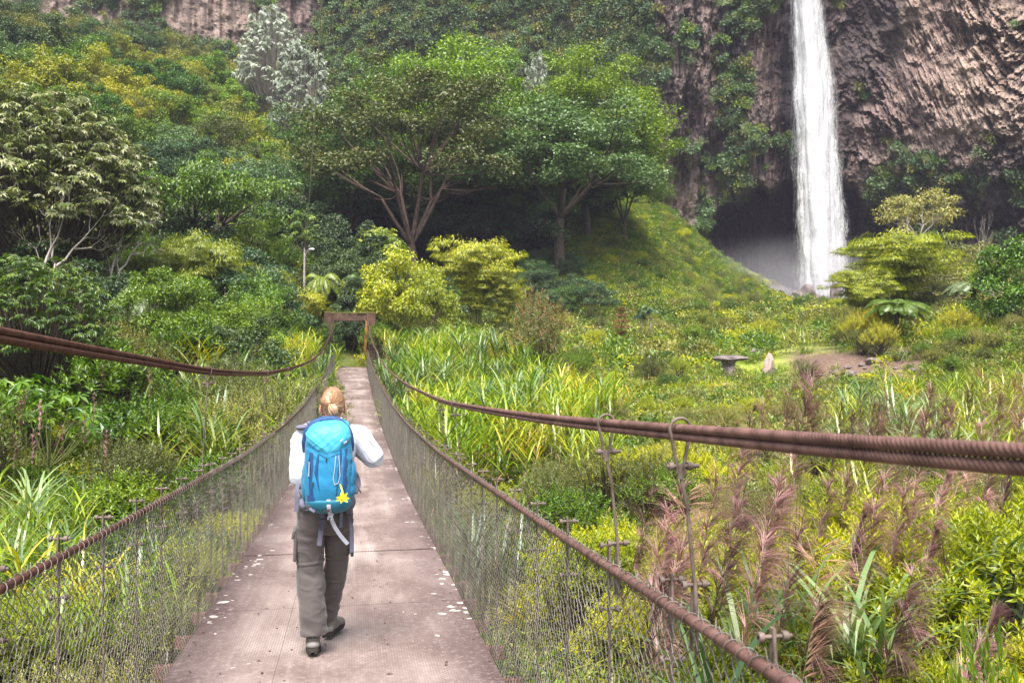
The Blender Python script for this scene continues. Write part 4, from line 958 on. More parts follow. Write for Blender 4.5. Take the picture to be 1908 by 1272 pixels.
# shrubs
for s in range(3):
    sprig_shrub('s_lime', 301+s, 1.3, 0.85, 650, G['lime'], 0.058, 0.019, 13, 0.11)
    sprig_shrub('s_green', 311+s, 1.4, 0.85, 330, G['green'], 0.085, 0.032, 12, 0.16)
    sprig_shrub('s_grey', 321+s, 1.4, 0.85, 420, G['greyshrub'], 0.055, 0.015, 15, 0.2)
    sprig_shrub('s_olive', 331+s, 1.6, 1.0, 400, G['olive'], 0.07, 0.022, 13, 0.18)
sprig_shrub('s_red', 341, 1.8, 1.1, 380, G['reddish'], 0.1, 0.045, 11, 0.18)
sprig_shrub('s_corner', 343, 1.3, 0.7, 300, G['bigleaf'], 0.10, 0.042, 11, 0.16)
sprig_shrub('s_gold', 345, 1.5, 1.0, 420, G['gold'], 0.09, 0.02, 13, 0.22)
# grasses
for s in range(3):
    cane_clump('c_green', 401+s, 1.9, 0.65, 13, G['cane'])
    cane_clump('c_yellow', 411+s, 1.7, 0.6, 12, G['caneyel'])
    cane_clump('c_blue', 421+s, 1.6, 0.45, 8, G['caneblue'], 11, 1.0, 0.042, 0.3)
    cane_clump('g_arch', 431+s, 0.35, 0.28, 15, G['caneyel' if s else 'caneblue'], 9, 0.85, 0.014, 0.25, 0.5, 6, 1.2)
for s, h_ in enumerate((1.6, 2.0, 2.4, 2.8, 3.2, 3.6)): plume('plume', 441+s, h_, G['plume'], 420, 0.70+0.06*(s % 3), 0.62, 0.23, 0.7, 0.0046)
for s, h_ in enumerate((1.8, 2.4, 3.0)): plume('plumep', 451+s, h_, G['plumep'], 200, 0.62, 0.5, 0.33, 1.4, 0.0045)
for s, h_ in enumerate((2.0, 3.0, 4.0, 5.0)): plume('plume_far', 455+s, h_, G['plume'], 90, 0.5, 0.08, 0.12, 0.3, 0.009)
def bigweed(kind, seed):
    rg = np.random.default_rng(seed); st = MB(); bl = MB(); n = 16
    a = rg.uniform(0, 6.28, n); e = rg.uniform(.5, 1.3, n); l = rg.uniform(.5, 1.1, n); d = np.stack([np.cos(a)*np.cos(e), np.sin(a)*np.cos(e), np.sin(e)], 1); tip = d*l[:, None]
    many_tubes(st, np.zeros((n, 3)), tip, 0.008, 4); T = unit(d*np.array([1, 1, -0.2])); L = rg.uniform(.3, .5, n)
    for k in range(n):
        S = unit(np.cross(T[k], UP)); Nn = np.cross(S, T[k]); c = tip[k]; 
        V = [c, c-T[k]*L[k]*.15+S*L[k]*.3, c+T[k]*L[k]*.35+S*L[k]*.38, c+T[k]*L[k]*.95-Nn*.1, c+T[k]*L[k]*.35-S*L[k]*.38, c-T[k]*L[k]*.15-S*L[k]*.3]
        bl.add(V, [[0, 1, 2, 3], [0, 3, 4, 5]])
    reg(kind, [P_(st, 'stems', MAT_STEM), P_(bl, 'leaves', G['bright'])], 1.1, .9)
bigweed('w_big', 461); bigweed('w_big', 462)

NAMES = {'bamboo': ('bamboo_clump', 'bamboo'), 'tfern': ('tree_fern', 'tree fern'), 'tferng': ('tree_fern', 'tree fern'), 'plume': ('plume_grass', 'plume grass'), 'plumep': ('plume_grass', 'plume grass'), 'plume_far': ('plume_grass', 'plume grass'), 'w_big': ('large_leaf_plant', 'plant')}
def names(kind):
    if kind in NAMES: return NAMES[kind]
    return {'t': ('tree', 'tree'), 's': ('shrub', 'shrub'), 'c': ('cane_grass', 'cane grass'), 'g': ('grass_tuft', 'grass')}[kind[0]]
PR = np.random.default_rng(77)
COUNT = {}
def plant(kind, loc, H=None, wide=1.0, label=None, group=None, rz=None, var=None, name=None, category=None):
    L_ = PROTO[kind]; p = L_[PR.integers(len(L_)) if var is None else var % len(L_)]
    s = 1.0 if H is None else H/p['H']
    nm, cat = names(kind)
    o = empty(name or nm, loc, PR.uniform(0, 2*PI) if rz is None else rz)
    o.scale = (s*wide, s*wide, s); o['label'] = label; o['category'] = category or cat
    if group: o['group'] = group
    for pn, me in p['parts']:
        link(pn, me, o)
    COUNT[nm] = COUNT.get(nm, 0)+1
    return o
def at(kind, px, ytop, D, wpx=None, label=None, group=None, Hmin=0.6, **k):
    """stand a plant on the ground at column px, distance D, its top reaching photograph row ytop"""
    x, y = XY(px, D); z = float(ground_z(np.array([x]), np.array([y]))[0]); top = CZ-D*(ytop-636)/F
    H = max(Hmin, top-z); wide = 1.0
    if kind.startswith('plume'):
        k['var'] = int(np.argmin([abs(p['H']-H) for p in PROTO[kind]])); H = float(np.clip(H, PROTO[kind][k['var']]['H']*0.8, PROTO[kind][k['var']]['H']*1.2))
    if kind[0] in 'cg' and D < 16: wide = min(1.0, 1.15*PROTO[kind][0]['H']/H)
    if wpx: p = PROTO[kind][0]; wide = (wpx*D/F/2)/(p['R']*H/p['H'])
    return plant(kind, (x, y, z-0.05), H, wide, label, group, **k)
# ------------------------------------------------------------------ single trees and plants of the photograph
at('t_silver', 85, 168, 52, 400, 'big spreading tree with silvery green hand shaped leaves at the left edge')
at('t_big', 70, 465, 31, 300, 'leafy tree with large pale green lobed leaves just above the left rope cable')
at('t_umbrella', 372, 316, 74, 320, 'wide flat topped green tree with spreading layers left of the overhead wire')
at('t_bare', 95, 325, 46, 330, 'tangle of bare grey branches below the silvery leaved tree')
at('t_bare', 215, 350, 50, 220, 'half bare tree with thin pale twigs beside the flat topped tree')
at('t_bigsmall', 560, 393, 84, 80, 'small pale green sapling against the dark wood beside the overhead wire')
at('bamboo', 375, 402, 60, 200, 'feathery yellow green bamboo below the flat topped tree', var=0)
at('bamboo', 305, 445, 58, 140, 'bamboo with a low drooping plume left of the tallest left bamboo', var=1)
at('bamboo', 500, 478, 66, 130, 'low feathery bamboo left of the lamp post', var=1)
at('bamboo', 560, 520, 68, 120, 'dull green bamboo in front of the foot of the lamp post', var=0)
at('bamboo', 640, 505, 74, 150, 'dark bamboo thicket directly above the far bridge tower', var=1)
at('bamboo', 885, 415, 76, 190, 'tall bright yellow green bamboo below the vase shaped tree', var=0)
at('bamboo', 940, 480, 76, 110, 'shorter bamboo leaning right of the tall yellow green bamboo', var=1)
at('bamboo', 1680, 405, 76, 240, 'large rounded bamboo clump right of the waterfall', var=0)
at('bamboo', 1610, 480, 73, 150, 'low bamboo spray reaching left over the foot of the waterfall', var=1)
at('t_lime', 745, 470, 68, 140, 'lime green leafy tree right behind the far bridge tower')
at('t_lime', 800, 498, 66, 100, 'lime green tree between the tower tree and the tall bamboo')
at('t_bigsmall', 703, 422, 84, 100, 'small tree with pale drooping leaves in front of the dark wood')
at('tfern', 288, 500, 44, 160, 'tree fern with a star of pale green fronds above the left cable', var=0)
at('tfern', 600, 488, 70, 90, 'tree fern with flat pale fronds right of the lamp post', var=2)
at('tfern', 668, 492, 71, 80, 'tree fern above the beam of the far bridge tower', var=2)
at('tfern', 1672, 542, 58, 140, 'tree fern with a dark trunk in front of the large bamboo', var=0)
at('tferng', 1815, 505, 62, 130, 'grey green tree fern with a skirt of dead fronds at the right')
at('t_small', 490, 515, 52, 75, 'small round bright green tree left of the far bridge tower')
at('t_emergd', 885, 165, 117, 260, 'dense green tree filling the wood right of the pinkish forked limbs')
at('t_emergd', 640, 225, 113, 230, 'dense green tree left of the pinkish forked limbs')
at('t_emergd', 955, 235, 113, 210, 'dense green tree just left of the thick dark trunk')
at('t_vase', 765, 128, 104, 380, 'vase shaped tree with pinkish forked limbs and a thin brownish crown', rz=0.4)
at('t_tall', 1045, 200, 108, 380, 'tall tree with a thick dark straight trunk at the edge of the grassy slope', rz=1.0)
at('t_emerg', 850, 66, 126, 330, 'high bright green tree crown rising behind the brownish vase shaped tree')
at('t_emerg', 700, 120, 132, 240, 'bright green tree crown right of the overhead wire')
at('t_emergd', 1095, 98, 120, 300, 'tall dense tree at the right end of the wood before the cliff')
at('t_emergd', 1165, 235, 122, 150, 'lower tree crown reaching right from the wood over the grassy slope')
at('t_emerg', 975, 130, 126, 280, 'green tree crown between the two highest crowns of the wood')
at('t_emergd', 630, 185, 130, 260, 'dark green tree behind the overhead wire')
at('t_emerg', 775, 95, 130, 260, 'bright green crown between the wire and the highest crown of the wood')
at('t_emergd', 1040, 170, 116, 250, 'dense green crown right above the thick dark trunk')
at('t_dark', 745, 230, 122, 260, 'dark tree just behind the thin brownish crown')
at('t_dark', 1010, 260, 121, 240, 'dark crown behind the thick dark trunk')
at('t_dark', 900, 300, 118, 200, 'dark tree filling the gap between the vase shaped and the tall trunked tree')
at('t_dark', 960, 330, 112, 170, 'dark understorey tree left of the thick dark trunk')
at('t_dark', 690, 300, 128, 220, 'dark understorey tree left of the vase shaped tree')
at('t_dark', 840, 290, 134, 240, 'dark understorey tree behind the limbs of the vase shaped tree')
at('t_white', 505, 12, 150, 130, 'whitish leaved tree against the rock at the top, higher of the two pale ones')
at('t_white', 560, 72, 147, 120, 'whitish leaved tree beside the overhead wire, lower of the two pale ones')
at('t_white', 1003, 100, 119, 80, 'pale silvery crown between two green crowns at the top of the wood')
at('t_umbpale', 1712, 355, 98, 135, 'pale flat topped tree standing up behind the large bamboo')
at('t_scrub', 1655, 405, 96, 90, 'thin grey green tree with bare twigs left of the pale flat topped tree')
at('t_scrub', 1780, 425, 92, 110, 'grey green scrub tree right of the large bamboo')
at('t_scrub', 1850, 440, 90, 110, 'grey green scrub tree left of the dark glossy tree')
at('t_scrub', 1800, 470, 84, 120, 'low grey green scrub tree behind the grey tree fern')
at('t_barethin', 1825, 388, 80, 60, 'bare whitish sapling rising before the cliff at the right')
at('t_darkglossy', 1898, 432, 56, 130, 'dense glossy dark green tree at the right edge')
at('t_tier', 1158, 572, 74, 40, 'little tiered tree with rusty orange foliage on the valley floor')
at('t_palmlet', 1213, 568, 76, None, 'slender umbrella leaved sapling, the taller of two beside the tiered orange tree')
at('t_palmlet', 1197, 580, 77, None, 'slender umbrella leaved sapling nearest the tiered orange tree')
at('t_smallgold', 1306, 574, 76, 64, 'small airy yellow green tree on the edge of the lawn')
at('s_olive', 1350, 590, 84, 60, 'dark bush behind the small airy tree on the lawn edge')
at('s_gold', 1425, 596, 80, 76, 'rounded straw yellow bush on the lawn edge')
at('t_small', 1523, 590, 78, 34, 'tiny dark tree alone on the lawn below the waterfall')
at('s_red', 985, 575, 50, 120, 'green bush with some reddish leaves at the right end of the tall canes')
at('s_red', 1010, 545, 56, 110, 'taller green bush with reddish tips behind the bush at the end of the canes')
at('t_heart', 90, 690, 24, None, 'plant with big heart shaped leaves in the shade under the left cable', name='large_leaf_plant', category='plant')
at('t_heart', 8, 700, 25, None, 'plant with broad dark leaves at the left edge below the cable', name='large_leaf_plant', category='plant')
# ------------------------------------------------------------------ woods on the hillside
def near_fixed(px, D): return False
rgw = np.random.default_rng(5)
def kindsel(px, py):
    """which crown colour the photograph shows at (px, py)"""
    if px < 620:
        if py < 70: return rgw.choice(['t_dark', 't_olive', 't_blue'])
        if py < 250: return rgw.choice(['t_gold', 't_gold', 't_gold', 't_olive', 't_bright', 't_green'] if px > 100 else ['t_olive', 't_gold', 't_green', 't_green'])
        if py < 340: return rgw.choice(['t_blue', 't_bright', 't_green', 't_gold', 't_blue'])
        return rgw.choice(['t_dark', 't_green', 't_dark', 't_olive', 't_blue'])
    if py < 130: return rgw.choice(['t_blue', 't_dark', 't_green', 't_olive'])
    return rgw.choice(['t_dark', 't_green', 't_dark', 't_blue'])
WL = {'t_gold': 'golden green crowned tree in the hillside wood, its outer leaves turning yellow', 't_olive': 'dull olive crowned tree in the hillside wood', 't_bright': 'fresh bright green crowned tree in the hillside wood',
      't_blue': 'bluish green crowned tree in the hillside wood', 't_green': 'mid green crowned tree in the hillside wood', 't_dark': 'dark green crowned tree in the shade of the hillside wood'}
D = 62.0
while D < 172:
    stp = 4.6+D*0.011
    pxs = np.arange(-120, 1180, stp*0.95*F/D)
    for q in pxs:
        px_ = q+rgw.uniform(-.4, .4)*stp*F/D; d_ = D+rgw.uniform(-.45, .45)*stp
        x, y = XY(px_, d_); z = float(ground_z(np.array([x]), np.array([y]))[0]); gy = 636-F*(z-CZ)/d_
        lim = 620
        if d_ < 82 and px_ > 470: continue
        if px_ > 560 and d_ < 128: continue
        if px_ > 940 and d_ < 150: continue
        if px_ > 1060: continue
        H = rgw.uniform(6.5, 10.5)*(0.8 if d_ < 85 else 1.0)
        ty = gy-H*F/d_
        if px_ < 620 and d_ > 158 and rgw.random() < 0.5: continue
        k = kindsel(px_, ty+20)
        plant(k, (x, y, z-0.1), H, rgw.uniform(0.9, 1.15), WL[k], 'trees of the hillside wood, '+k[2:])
    D += stp*0.95
# understorey shrubs along the wood's near edge and left bank
def field(kinds, wts, px0, px1, D0, D1, sp, H0, H1, label, group, seed, cond=None, jit=0.5, top=None, wide=(0.9, 1.2)):
    rg = np.random.default_rng(seed); D = D0; n = 0
    while D < D1:
        pxs = np.arange(px0, px1, sp*F/D)
        for q in pxs:
            p_ = q+rg.uniform(-jit, jit)*sp*F/D; d_ = max(1.5, D+rg.uniform(-jit, jit)*sp)
            x, y = XY(p_, d_)
            if abs(x) < 1.75 and y < 63: continue
            k = rg.choice(kinds, p=np.array(wts)/sum(wts)); H = rg.uniform(H0, H1); z = float(ground_z(np.array([x]), np.array([y]))[0])
            ty = 636-F*(z+H-CZ)/d_
            if cond is not None and not cond(p_, ty, d_, x, y): continue
            lb = label[k] if isinstance(label, dict) else label; gr = group[k] if isinstance(group, dict) else group
            plant(k, (x, y, z-0.05), H, rg.uniform(*wide), lb, gr); n += 1
        D += sp*0.9
    return n
def LG(d, where, g): return {k: v+' '+where for k, v in d.items()}, {k: g+', '+k[2:] for k in d}
# left bank
l, g = LG({'s_olive': 'dark olive bush', 's_green': 'mid green leafy bush', 's_grey': 'pale grey green bush', 's_lime': 'bright lime green bush'}, 'on the left bank between bridge and cable', 'bushes on the left bank')
field(['s_olive', 's_green', 's_grey', 's_lime'], [3, 3, 2, 2.6], 60, 640, 9, 24, 1.55, 1.3, 2.3, l, g, 21, lambda p, ty, d, x, y: p > 200 or d < 13)
field(['s_olive', 's_green', 's_grey'], [4, 4, 2], -60, 660, 24, 46, 3.0, 1.8, 3.4, *LG({'s_olive': 'big dark olive bush', 's_green': 'big mid green bush', 's_grey': 'big pale grey green bush'}, 'behind the left cable', 'bushes farther up the left bank'), 22)
field(['c_green', 'c_yellow', 'c_blue'], [4, 1.5, 1.5], -60, 235, 12, 22, 1.25, 2.0, 2.9, *LG({'c_green': 'green cane grass clump', 'c_yellow': 'yellowish cane grass clump', 'c_blue': 'pale blue green cane grass clump'}, 'at the far left under the cable', 'cane grass at the far left'), 23)
field(['c_green', 'c_yellow', 'c_blue'], [4, 2.2, 2.2], 380, 618, 26, 58, 1.75, 2.8, 3.9, *LG({'c_green': 'tall green cane grass clump', 'c_yellow': 'tall yellowish cane grass clump', 'c_blue': 'tall pale blue green cane grass clump'}, 'left of the far tower', 'cane grass left of the far tower'), 24)
field(['t_olive', 't_green', 't_big', 't_dark', 't_scrub'], [3, 3, 1.5, 3, 1], -80, 480, 40, 62, 4.2, 3.6, 6.0, *LG({'t_olive': 'small olive tree', 't_green': 'small mid green tree', 't_big': 'small tree with large lobed leaves', 't_dark': 'small dark tree', 't_scrub': 'thin grey green tree'}, 'on the left bank below the wood', 'small trees on the left bank'), 25)
field(['s_green', 's_olive', 't_small'], [3, 3, 1], 440, 700, 58, 80, 3.2, 2.4, 4.2, *LG({'s_green': 'tall green bush', 's_olive': 'tall olive bush', 't_small': 'small bright tree'}, 'around the foot of the far tower', 'growth round the far tower'), 26, lambda p, ty, d, x, y: not (abs(x) < 2.4 and y < 76))
# dark thicket closing the view through the far tower
for i, (q, d_, h) in enumerate([(655, 67.2, 2.9), (646, 68.0, 3.3), (667, 67.6, 3.1), (640, 76, 6), (668, 77, 6.5), (655, 84, 7), (620, 78, 6), (692, 78, 6), (650, 71, 3.2), (664, 72, 4.0), (638, 72, 4.5), (656, 74, 5), (676, 71, 4.6)]):
    x, y = XY(q, d_); z = float(ground_z(np.array([x]), np.array([y]))[0])
    plant('t_dark', (x, y, z-0.1), h, 0.9, 'dark tree closing the path beyond the far tower', 'dark trees beyond the far tower')
# right side: tall canes beyond the bridge
cl = {'c_green': 'tall green cane grass clump', 'c_yellow': 'tall yellow green cane grass clump', 'c_blue': 'tall grey green cane grass clump'}
field(['c_green', 'c_yellow', 'c_blue'], [4.5, 2.6, 1.5], 700, 1130, 24, 60, 1.75, 2.6, 3.7, *LG(cl, 'in the cane brake right of the far tower', 'cane grass right of the far tower'), 31,
      lambda p, ty, d, x, y: ty > 545 + max(0, p-900)*0.32 and x > 2.2 and p < 1000+ (60-d)*4)
for i, (q, t_, d_, w) in enumerate([(1100, 655, 36, None), (1060, 690, 33, None), (1130, 680, 38, None), (1090, 730, 30, None), (1040, 730, 28, None)]):
    at('c_green' if i % 2 else 'c_yellow', q, t_, d_, w, 'bright cane grass clump at the right end of the cane brake', 'cane grass at the end of the cane brake')
# right near: mixed shrubs
sl_ = {'s_lime': 'bright yellow green bush', 's_grey': 'grey green fine leaved bush', 's_green': 'mid green leafy bush', 's_olive': 'dull olive bush'}
field(['s_lime', 's_grey', 's_olive'], [10, 0.5, 0.4], 900, 2050, 5.0, 12.0, 1.05, 1.0, 1.75, *LG(sl_, 'in the thicket below the right hand rope', 'bushes below the right hand rope'), 41, lambda p, ty, d, x, y: x > 2.6)
field(['s_lime', 's_grey', 's_olive', 's_green'], [3.2, 3.4, 1.6, 1], 780, 2050, 12, 21, 1.65, 1.0, 1.7, *LG(sl_, 'beyond the right rope cable', 'bushes beyond the right cable'), 42, lambda p, ty, d, x, y: x > 2.4)
field(['s_grey', 's_lime', 's_olive', 's_green'], [3.2, 1.5, 1.5, 1.5], 760, 2000, 21, 44, 3.2, 0.9, 1.6, *LG(sl_, 'on the valley floor', 'bushes on the valley floor'), 43, lambda p, ty, d, x, y: x > 2.4 and (p > 1100 or d < 26 or p > 950+d*3) and not (1450 < p < 1760 and d > 36))
field(['c_green', 'c_yellow', 'c_blue'], [3, 3, 2], 1640, 1990, 16, 42, 2.3, 1.7, 2.6, *LG(cl, 'at the right edge of the valley', 'cane grass at the right edge'), 44, lambda p, ty, d, x, y: ty > 655 - (p-1640)*0.08)
field(['g_arch', 'c_blue'], [3, 1], 1000, 1950, 5.5, 15, 1.9, 0.9, 1.6, *LG({'g_arch': 'arching grass tuft', 'c_blue': 'broad bladed pale cane clump'}, 'among the yellow green bushes', 'grass tufts among the near bushes'), 45, lambda p, ty, d, x, y: x > 2.6)
field(['g_arch'], [1], 1150, 1900, 22, 50, 3.4, 0.8, 1.3, 'arching grass tuft scattered on the open valley floor', 'grass tufts on the valley floor', 46, lambda p, ty, d, x, y: not (1450 < p < 1760 and d > 38))
field(['c_yellow', 's_olive', 'g_arch', 's_gold'], [2, 2, 2, 1.6], 1590, 2000, 56, 72, 2.2, 1.5, 2.5, *LG({'c_yellow': 'dry yellowish cane clump', 's_olive': 'dull olive bush', 'g_arch': 'straw coloured grass tuft', 's_gold': 'straw yellow bush'}, 'on top of the soil bank', 'growth on top of the soil bank'), 47, lambda p, ty, d, x, y: ty > 560)
field(['s_olive', 's_green', 's_grey'], [3, 2, 1], 1480, 1950, 49, 56, 2.0, 1.0, 1.6, *LG(sl_, 'hanging on the edge of the soil bank', 'bushes on the edge of the soil bank'), 48, lambda p, ty, d, x, y: (p < 1560 and d > 53) or p > 1690)
field(['s_green', 's_lime', 's_grey', 's_olive'], [3, 2.5, 2, 2], 1060, 1600, 82, 140, 5.4, 1.2, 2.4, *LG(sl_, 'between the lawn and the foot of the waterfall', 'bushes below the waterfall'), 49, lambda p, ty, d, x, y: ty > 552 and not (1300 < p < 1560 and d < 92))
field(['s_green', 's_olive', 's_lime', 'g_arch'], [3, 2, 2, 1], 1000, 1300, 52, 80, 3.0, 1.0, 2.0, *LG({**sl_, 'g_arch': 'arching grass tuft'}, 'left of the lawn', 'bushes left of the lawn'), 50)
field(['t_dark', 't_blue', 't_green'], [2, 3, 3], 985, 1085, 90, 118, 4.2, 3.0, 5.0, *LG({'t_dark': 'low dark tree', 't_blue': 'low bluish tree', 't_green': 'low green tree'}, 'at the foot of the tall dark trunk', 'low trees below the tall dark trunk'), 51, lambda p, ty, d, x, y: ty > 440)
field(['t_scrub', 't_olive', 's_olive'], [3, 1, 2], 1700, 2100, 78, 106, 5.2, 3.5, 6.5, *LG({'t_scrub': 'thin grey green tree', 't_olive': 'olive tree', 's_olive': 'big olive bush'}, 'at the foot of the cliff at the right', 'trees under the cliff at the right'), 52, lambda p, ty, d, x, y: ty > 455)
# plumes: distance and top row read from the photograph
PL = [(1470, 665, 9.5), (1440, 700, 10), (1700, 715, 12), (1815, 672, 14), (1760, 745, 13), (1865, 700, 9), (1905, 705, 8.5), (1600, 742, 11), (1530, 745, 10), (1640, 790, 10), (1340, 770, 9), (1355, 800, 8.5),
      (1278, 870, 6.3), (1300, 930, 6.6), (1330, 900, 7.2), (1385, 880, 7), (1410, 860, 7.4), (1250, 900, 7.5), (1230, 870, 8.5), (1175, 880, 9), (1195, 930, 8), (1215, 950, 7.6), (1360, 960, 6.4), (1440, 950, 6.6), (1490, 1000, 6.2),
      (1600, 850, 8), (1580, 900, 7.4), (1560, 930, 7.6), (1650, 880, 7.8), (1680, 870, 8.2), (1720, 860, 8.6), (1765, 850, 9), (1800, 840, 9.4), (1850, 850, 9), (1790, 905, 8.4), (1625, 1020, 6.4), (1610, 1080, 6.1), (1450, 1080, 6.0), (1480, 1120, 5.8),
      (1700, 960, 7.4), (1775, 1130, 5.8), (1740, 1180, 5.7), (1205, 1010, 6.4), (1180, 1040, 6.6), (1225, 980, 7.2), (1660, 930, 7.6), (1510, 870, 8.8), (1545, 860, 9.2), (1440, 820, 9.6), (1880, 1000, 7.2), (1150, 960, 8.6), (1400, 720, 12), (1425, 760, 11), (1500, 735, 13), (1560, 760, 12), (1625, 730, 13), (1735, 735, 12), (1785, 760, 10.5), (1840, 730, 12), (1885, 690, 12), (1790, 700, 15), (1665, 760, 12), (1585, 720, 14), (1375, 740, 13)]
for i, (q, t_, d_) in enumerate(PL):
    pale = i % 7 == 3
    at('plumep' if pale else 'plume', q+PR.uniform(-6, 6), t_, d_, None, 'pinkish cream feathery grass plume in the right foreground thicket' if pale else 'purple feathery grass plume in the right foreground thicket',
       'pale grass plumes at the right' if pale else 'purple grass plumes at the right', rz=-TH+PR.uniform(-.6, .6), var=i)
for i, (q, t_, d_) in enumerate([(1475, 668, 8.6), (1455, 735, 8.0), (1700, 712, 10.5), (1602, 745, 10)]):
    at('plume', q, t_, d_, None, ['tall purple plume standing above the cable left of the soil bank', 'second purple plume just left below the tall one above the cable', 'dense dark purple plume above the cable below the soil bank', 'faded purple plume above the cable left of the dense dark one'][i], rz=-TH-0.2, var=i)
at('plumep', 1813, 672, 12, None, 'pale pink one sided plume on a long green stalk at the upper right', rz=-TH, var=0)
for i, (q, t_, d_) in enumerate([(38, 735, 15), (50, 725, 16), (75, 745, 15), (25, 800, 13), (60, 800, 14), (175, 730, 16), (155, 770, 15), (200, 800, 15), (120, 790, 14), (190, 680, 20), (275, 690, 22), (280, 660, 26), (412, 645, 34), (442, 650, 36),
                                (360, 630, 40), (390, 620, 42), (455, 555, 48), (505, 565, 50), (524, 568, 50), (540, 572, 52), (490, 620, 44), (465, 640, 42), (430, 660, 36), (730, 740, 26), (700, 620, 48), (845, 665, 36), (870, 640, 38), (1010, 700, 32)]):
    at('plume_far', q, t_, d_, None, 'slim purple plume on the left bank' if q < 650 else 'slim dry plume in the cane brake right of the tower', 'slim plumes on the left bank' if q < 650 else 'slim plumes in the cane brake', var=i)
at('s_corner', 1830, 1185, 4.9, 210, 'bush with rounded pale green leaves in the bottom right corner')
at('c_blue', 1345, 1015, 5.6, None, 'clump of broad shining green blades beside the nearest right hanger')
at('c_blue', 1590, 925, 7.4, None, 'fan of broad pale green blades between purple plumes')
at('c_blue', 1530, 980, 6.9, None, 'fan of yellowish green blades left of the broad bladed clump')
at('c_blue', 1895, 880, 7.5, None, 'tall broad blades at the right edge under the cable')
at('g_arch', 905, 860, 14, None, 'white green fountain of grass just right of the mesh')
at('c_blue', 915, 865, 13.5, None, 'small fan of pale blades right of the mesh side')

# ------------------------------------------------------------------ ground cover and hanging growth as stuff
def scatter(name, pts, nrm_tilt, scl, idx, meshes, label, matlist=None):
    """one object: small plants on points; geometry nodes copy the given plant meshes"""
    src = bpy.data.collections.new(name+'_kinds')
    for i, me in enumerate(meshes):
        so = bpy.data.objects.new('%s_kind_%02d' % (name, i), me); src.objects.link(so)
    me = bpy.data.meshes.new(name); n = len(pts); me.vertices.add(n); me.vertices.foreach_set('co', np.asarray(pts, np.float32).ravel())
    a = me.attributes.new('rot', 'FLOAT_VECTOR', 'POINT'); a.data.foreach_set('vector', np.asarray(nrm_tilt, np.float32).ravel())
    a = me.attributes.new('scl', 'FLOAT', 'POINT'); a.data.foreach_set('value', np.asarray(scl, np.float32))
    a = me.attributes.new('idx', 'INT', 'POINT'); a.data.foreach_set('value', np.asarray(idx, np.int32))
    o = link(name, me, kind='stuff', label=label)
    ng = bpy.data.node_groups.new(name+'_nodes', 'GeometryNodeTree')
    ng.interface.new_socket('Geometry', in_out='INPUT', socket_type='NodeSocketGeometry'); ng.interface.new_socket('Geometry', in_out='OUTPUT', socket_type='NodeSocketGeometry')
    gi = ng.nodes.new('NodeGroupInput'); go = ng.nodes.new('NodeGroupOutput'); ip = ng.nodes.new('GeometryNodeInstanceOnPoints')
    ci = ng.nodes.new('GeometryNodeCollectionInfo'); ci.inputs['Collection'].default_value = src; ci.inputs['Separate Children'].default_value = True; ci.inputs['Reset Children'].default_value = True
    def na(nm, ty): q = ng.nodes.new('GeometryNodeInputNamedAttribute'); q.data_type = ty; q.inputs['Name'].default_value = nm; return [s for s in q.outputs if s.enabled and s.name == 'Attribute'][0]
    ng.links.new(gi.outputs[0], ip.inputs['Points']); ng.links.new(ci.outputs[0], ip.inputs['Instance']); ip.inputs['Pick Instance'].default_value = True
    ng.links.new(na('idx', 'INT'), ip.inputs['Instance Index']); ng.links.new(na('rot', 'FLOAT_VECTOR'), ip.inputs['Rotation']); ng.links.new(na('scl', 'FLOAT'), ip.inputs['Scale'])
    ng.links.new(ip.outputs[0], go.inputs[0])
    md = o.modifiers.new('plants', 'NODES'); md.node_group = ng; return o
rgc = np.random.default_rng(8)
def cover_mesh(nm, seed, leaf, n, R, H, L, Wd):
    rg = np.random.default_rng(seed); mb = MB()
    for q in range(6): puff(mb, rg, np.array([rg.uniform(-.6, .6)*R, rg.uniform(-.6, .6)*R, H*rg.uniform(.2, .5)]), (R*.5, R*.5, H*.5), n//6, L, Wd, 0.8, 0.0)
    return mb.mesh(nm, leaf)
def tuft_mesh(nm, seed, leaf, n, R, H, Wd):
    rg = np.random.default_rng(seed); mb = MB(); a = rg.uniform(0, 6.28, n); r_ = R*rg.uniform(0, 1, n)**.5; b = np.stack([r_*np.cos(a), r_*np.sin(a), 0*a-.03], 1)
    ribbons(mb, b, np.stack([np.cos(a)*.5, np.sin(a)*.5, 1+0*a], 1)+rg.normal(0, .3, (n, 3)), H*rg.uniform(.6, 1.2, n), Wd, rg.uniform(.4, 1.3, n), 4); return mb.mesh(nm, leaf)
CM = [cover_mesh('cover', 501, G['green'], 260, .5, .5, .11, .05), cover_mesh('cover', 502, G['lime'], 260, .5, .45, .09, .04), cover_mesh('cover', 503, G['olive'], 260, .5, .5, .10, .04), tuft_mesh('tuft', 504, G['cane'], 90, .3, .55, .016),
      tuft_mesh('tuft', 505, G['caneyel'], 90, .3, .5, .014), cover_mesh('cover', 506, G['greyshrub'], 260, .5, .55, .08, .03), tuft_mesh('tuft', 507, G['dead'], 60, .3, .45, .012), cover_mesh('cover', 508, G['dark'], 260, .5, .5, .12, .06),
      tuft_mesh('tuft', 509, G['caneyel'], 120, .45, .13, .010), tuft_mesh('tuft', 510, G['cane'], 120, .45, .12, .010)]
def ground_cover(n, D0, D1, p0, p1, seed, size):
    rg = np.random.default_rng(seed); d = np.sqrt(rg.uniform(D0**2, D1**2, n)); p = rg.uniform(p0, p1, n)
    R_ = (p-954)/F; x = CX+d*(FWD[0]+R_*RGT[0]); y = d*(FWD[1]+R_*RGT[1]); z = ground_z(x, y); return x, y, z, d, p
XS = []
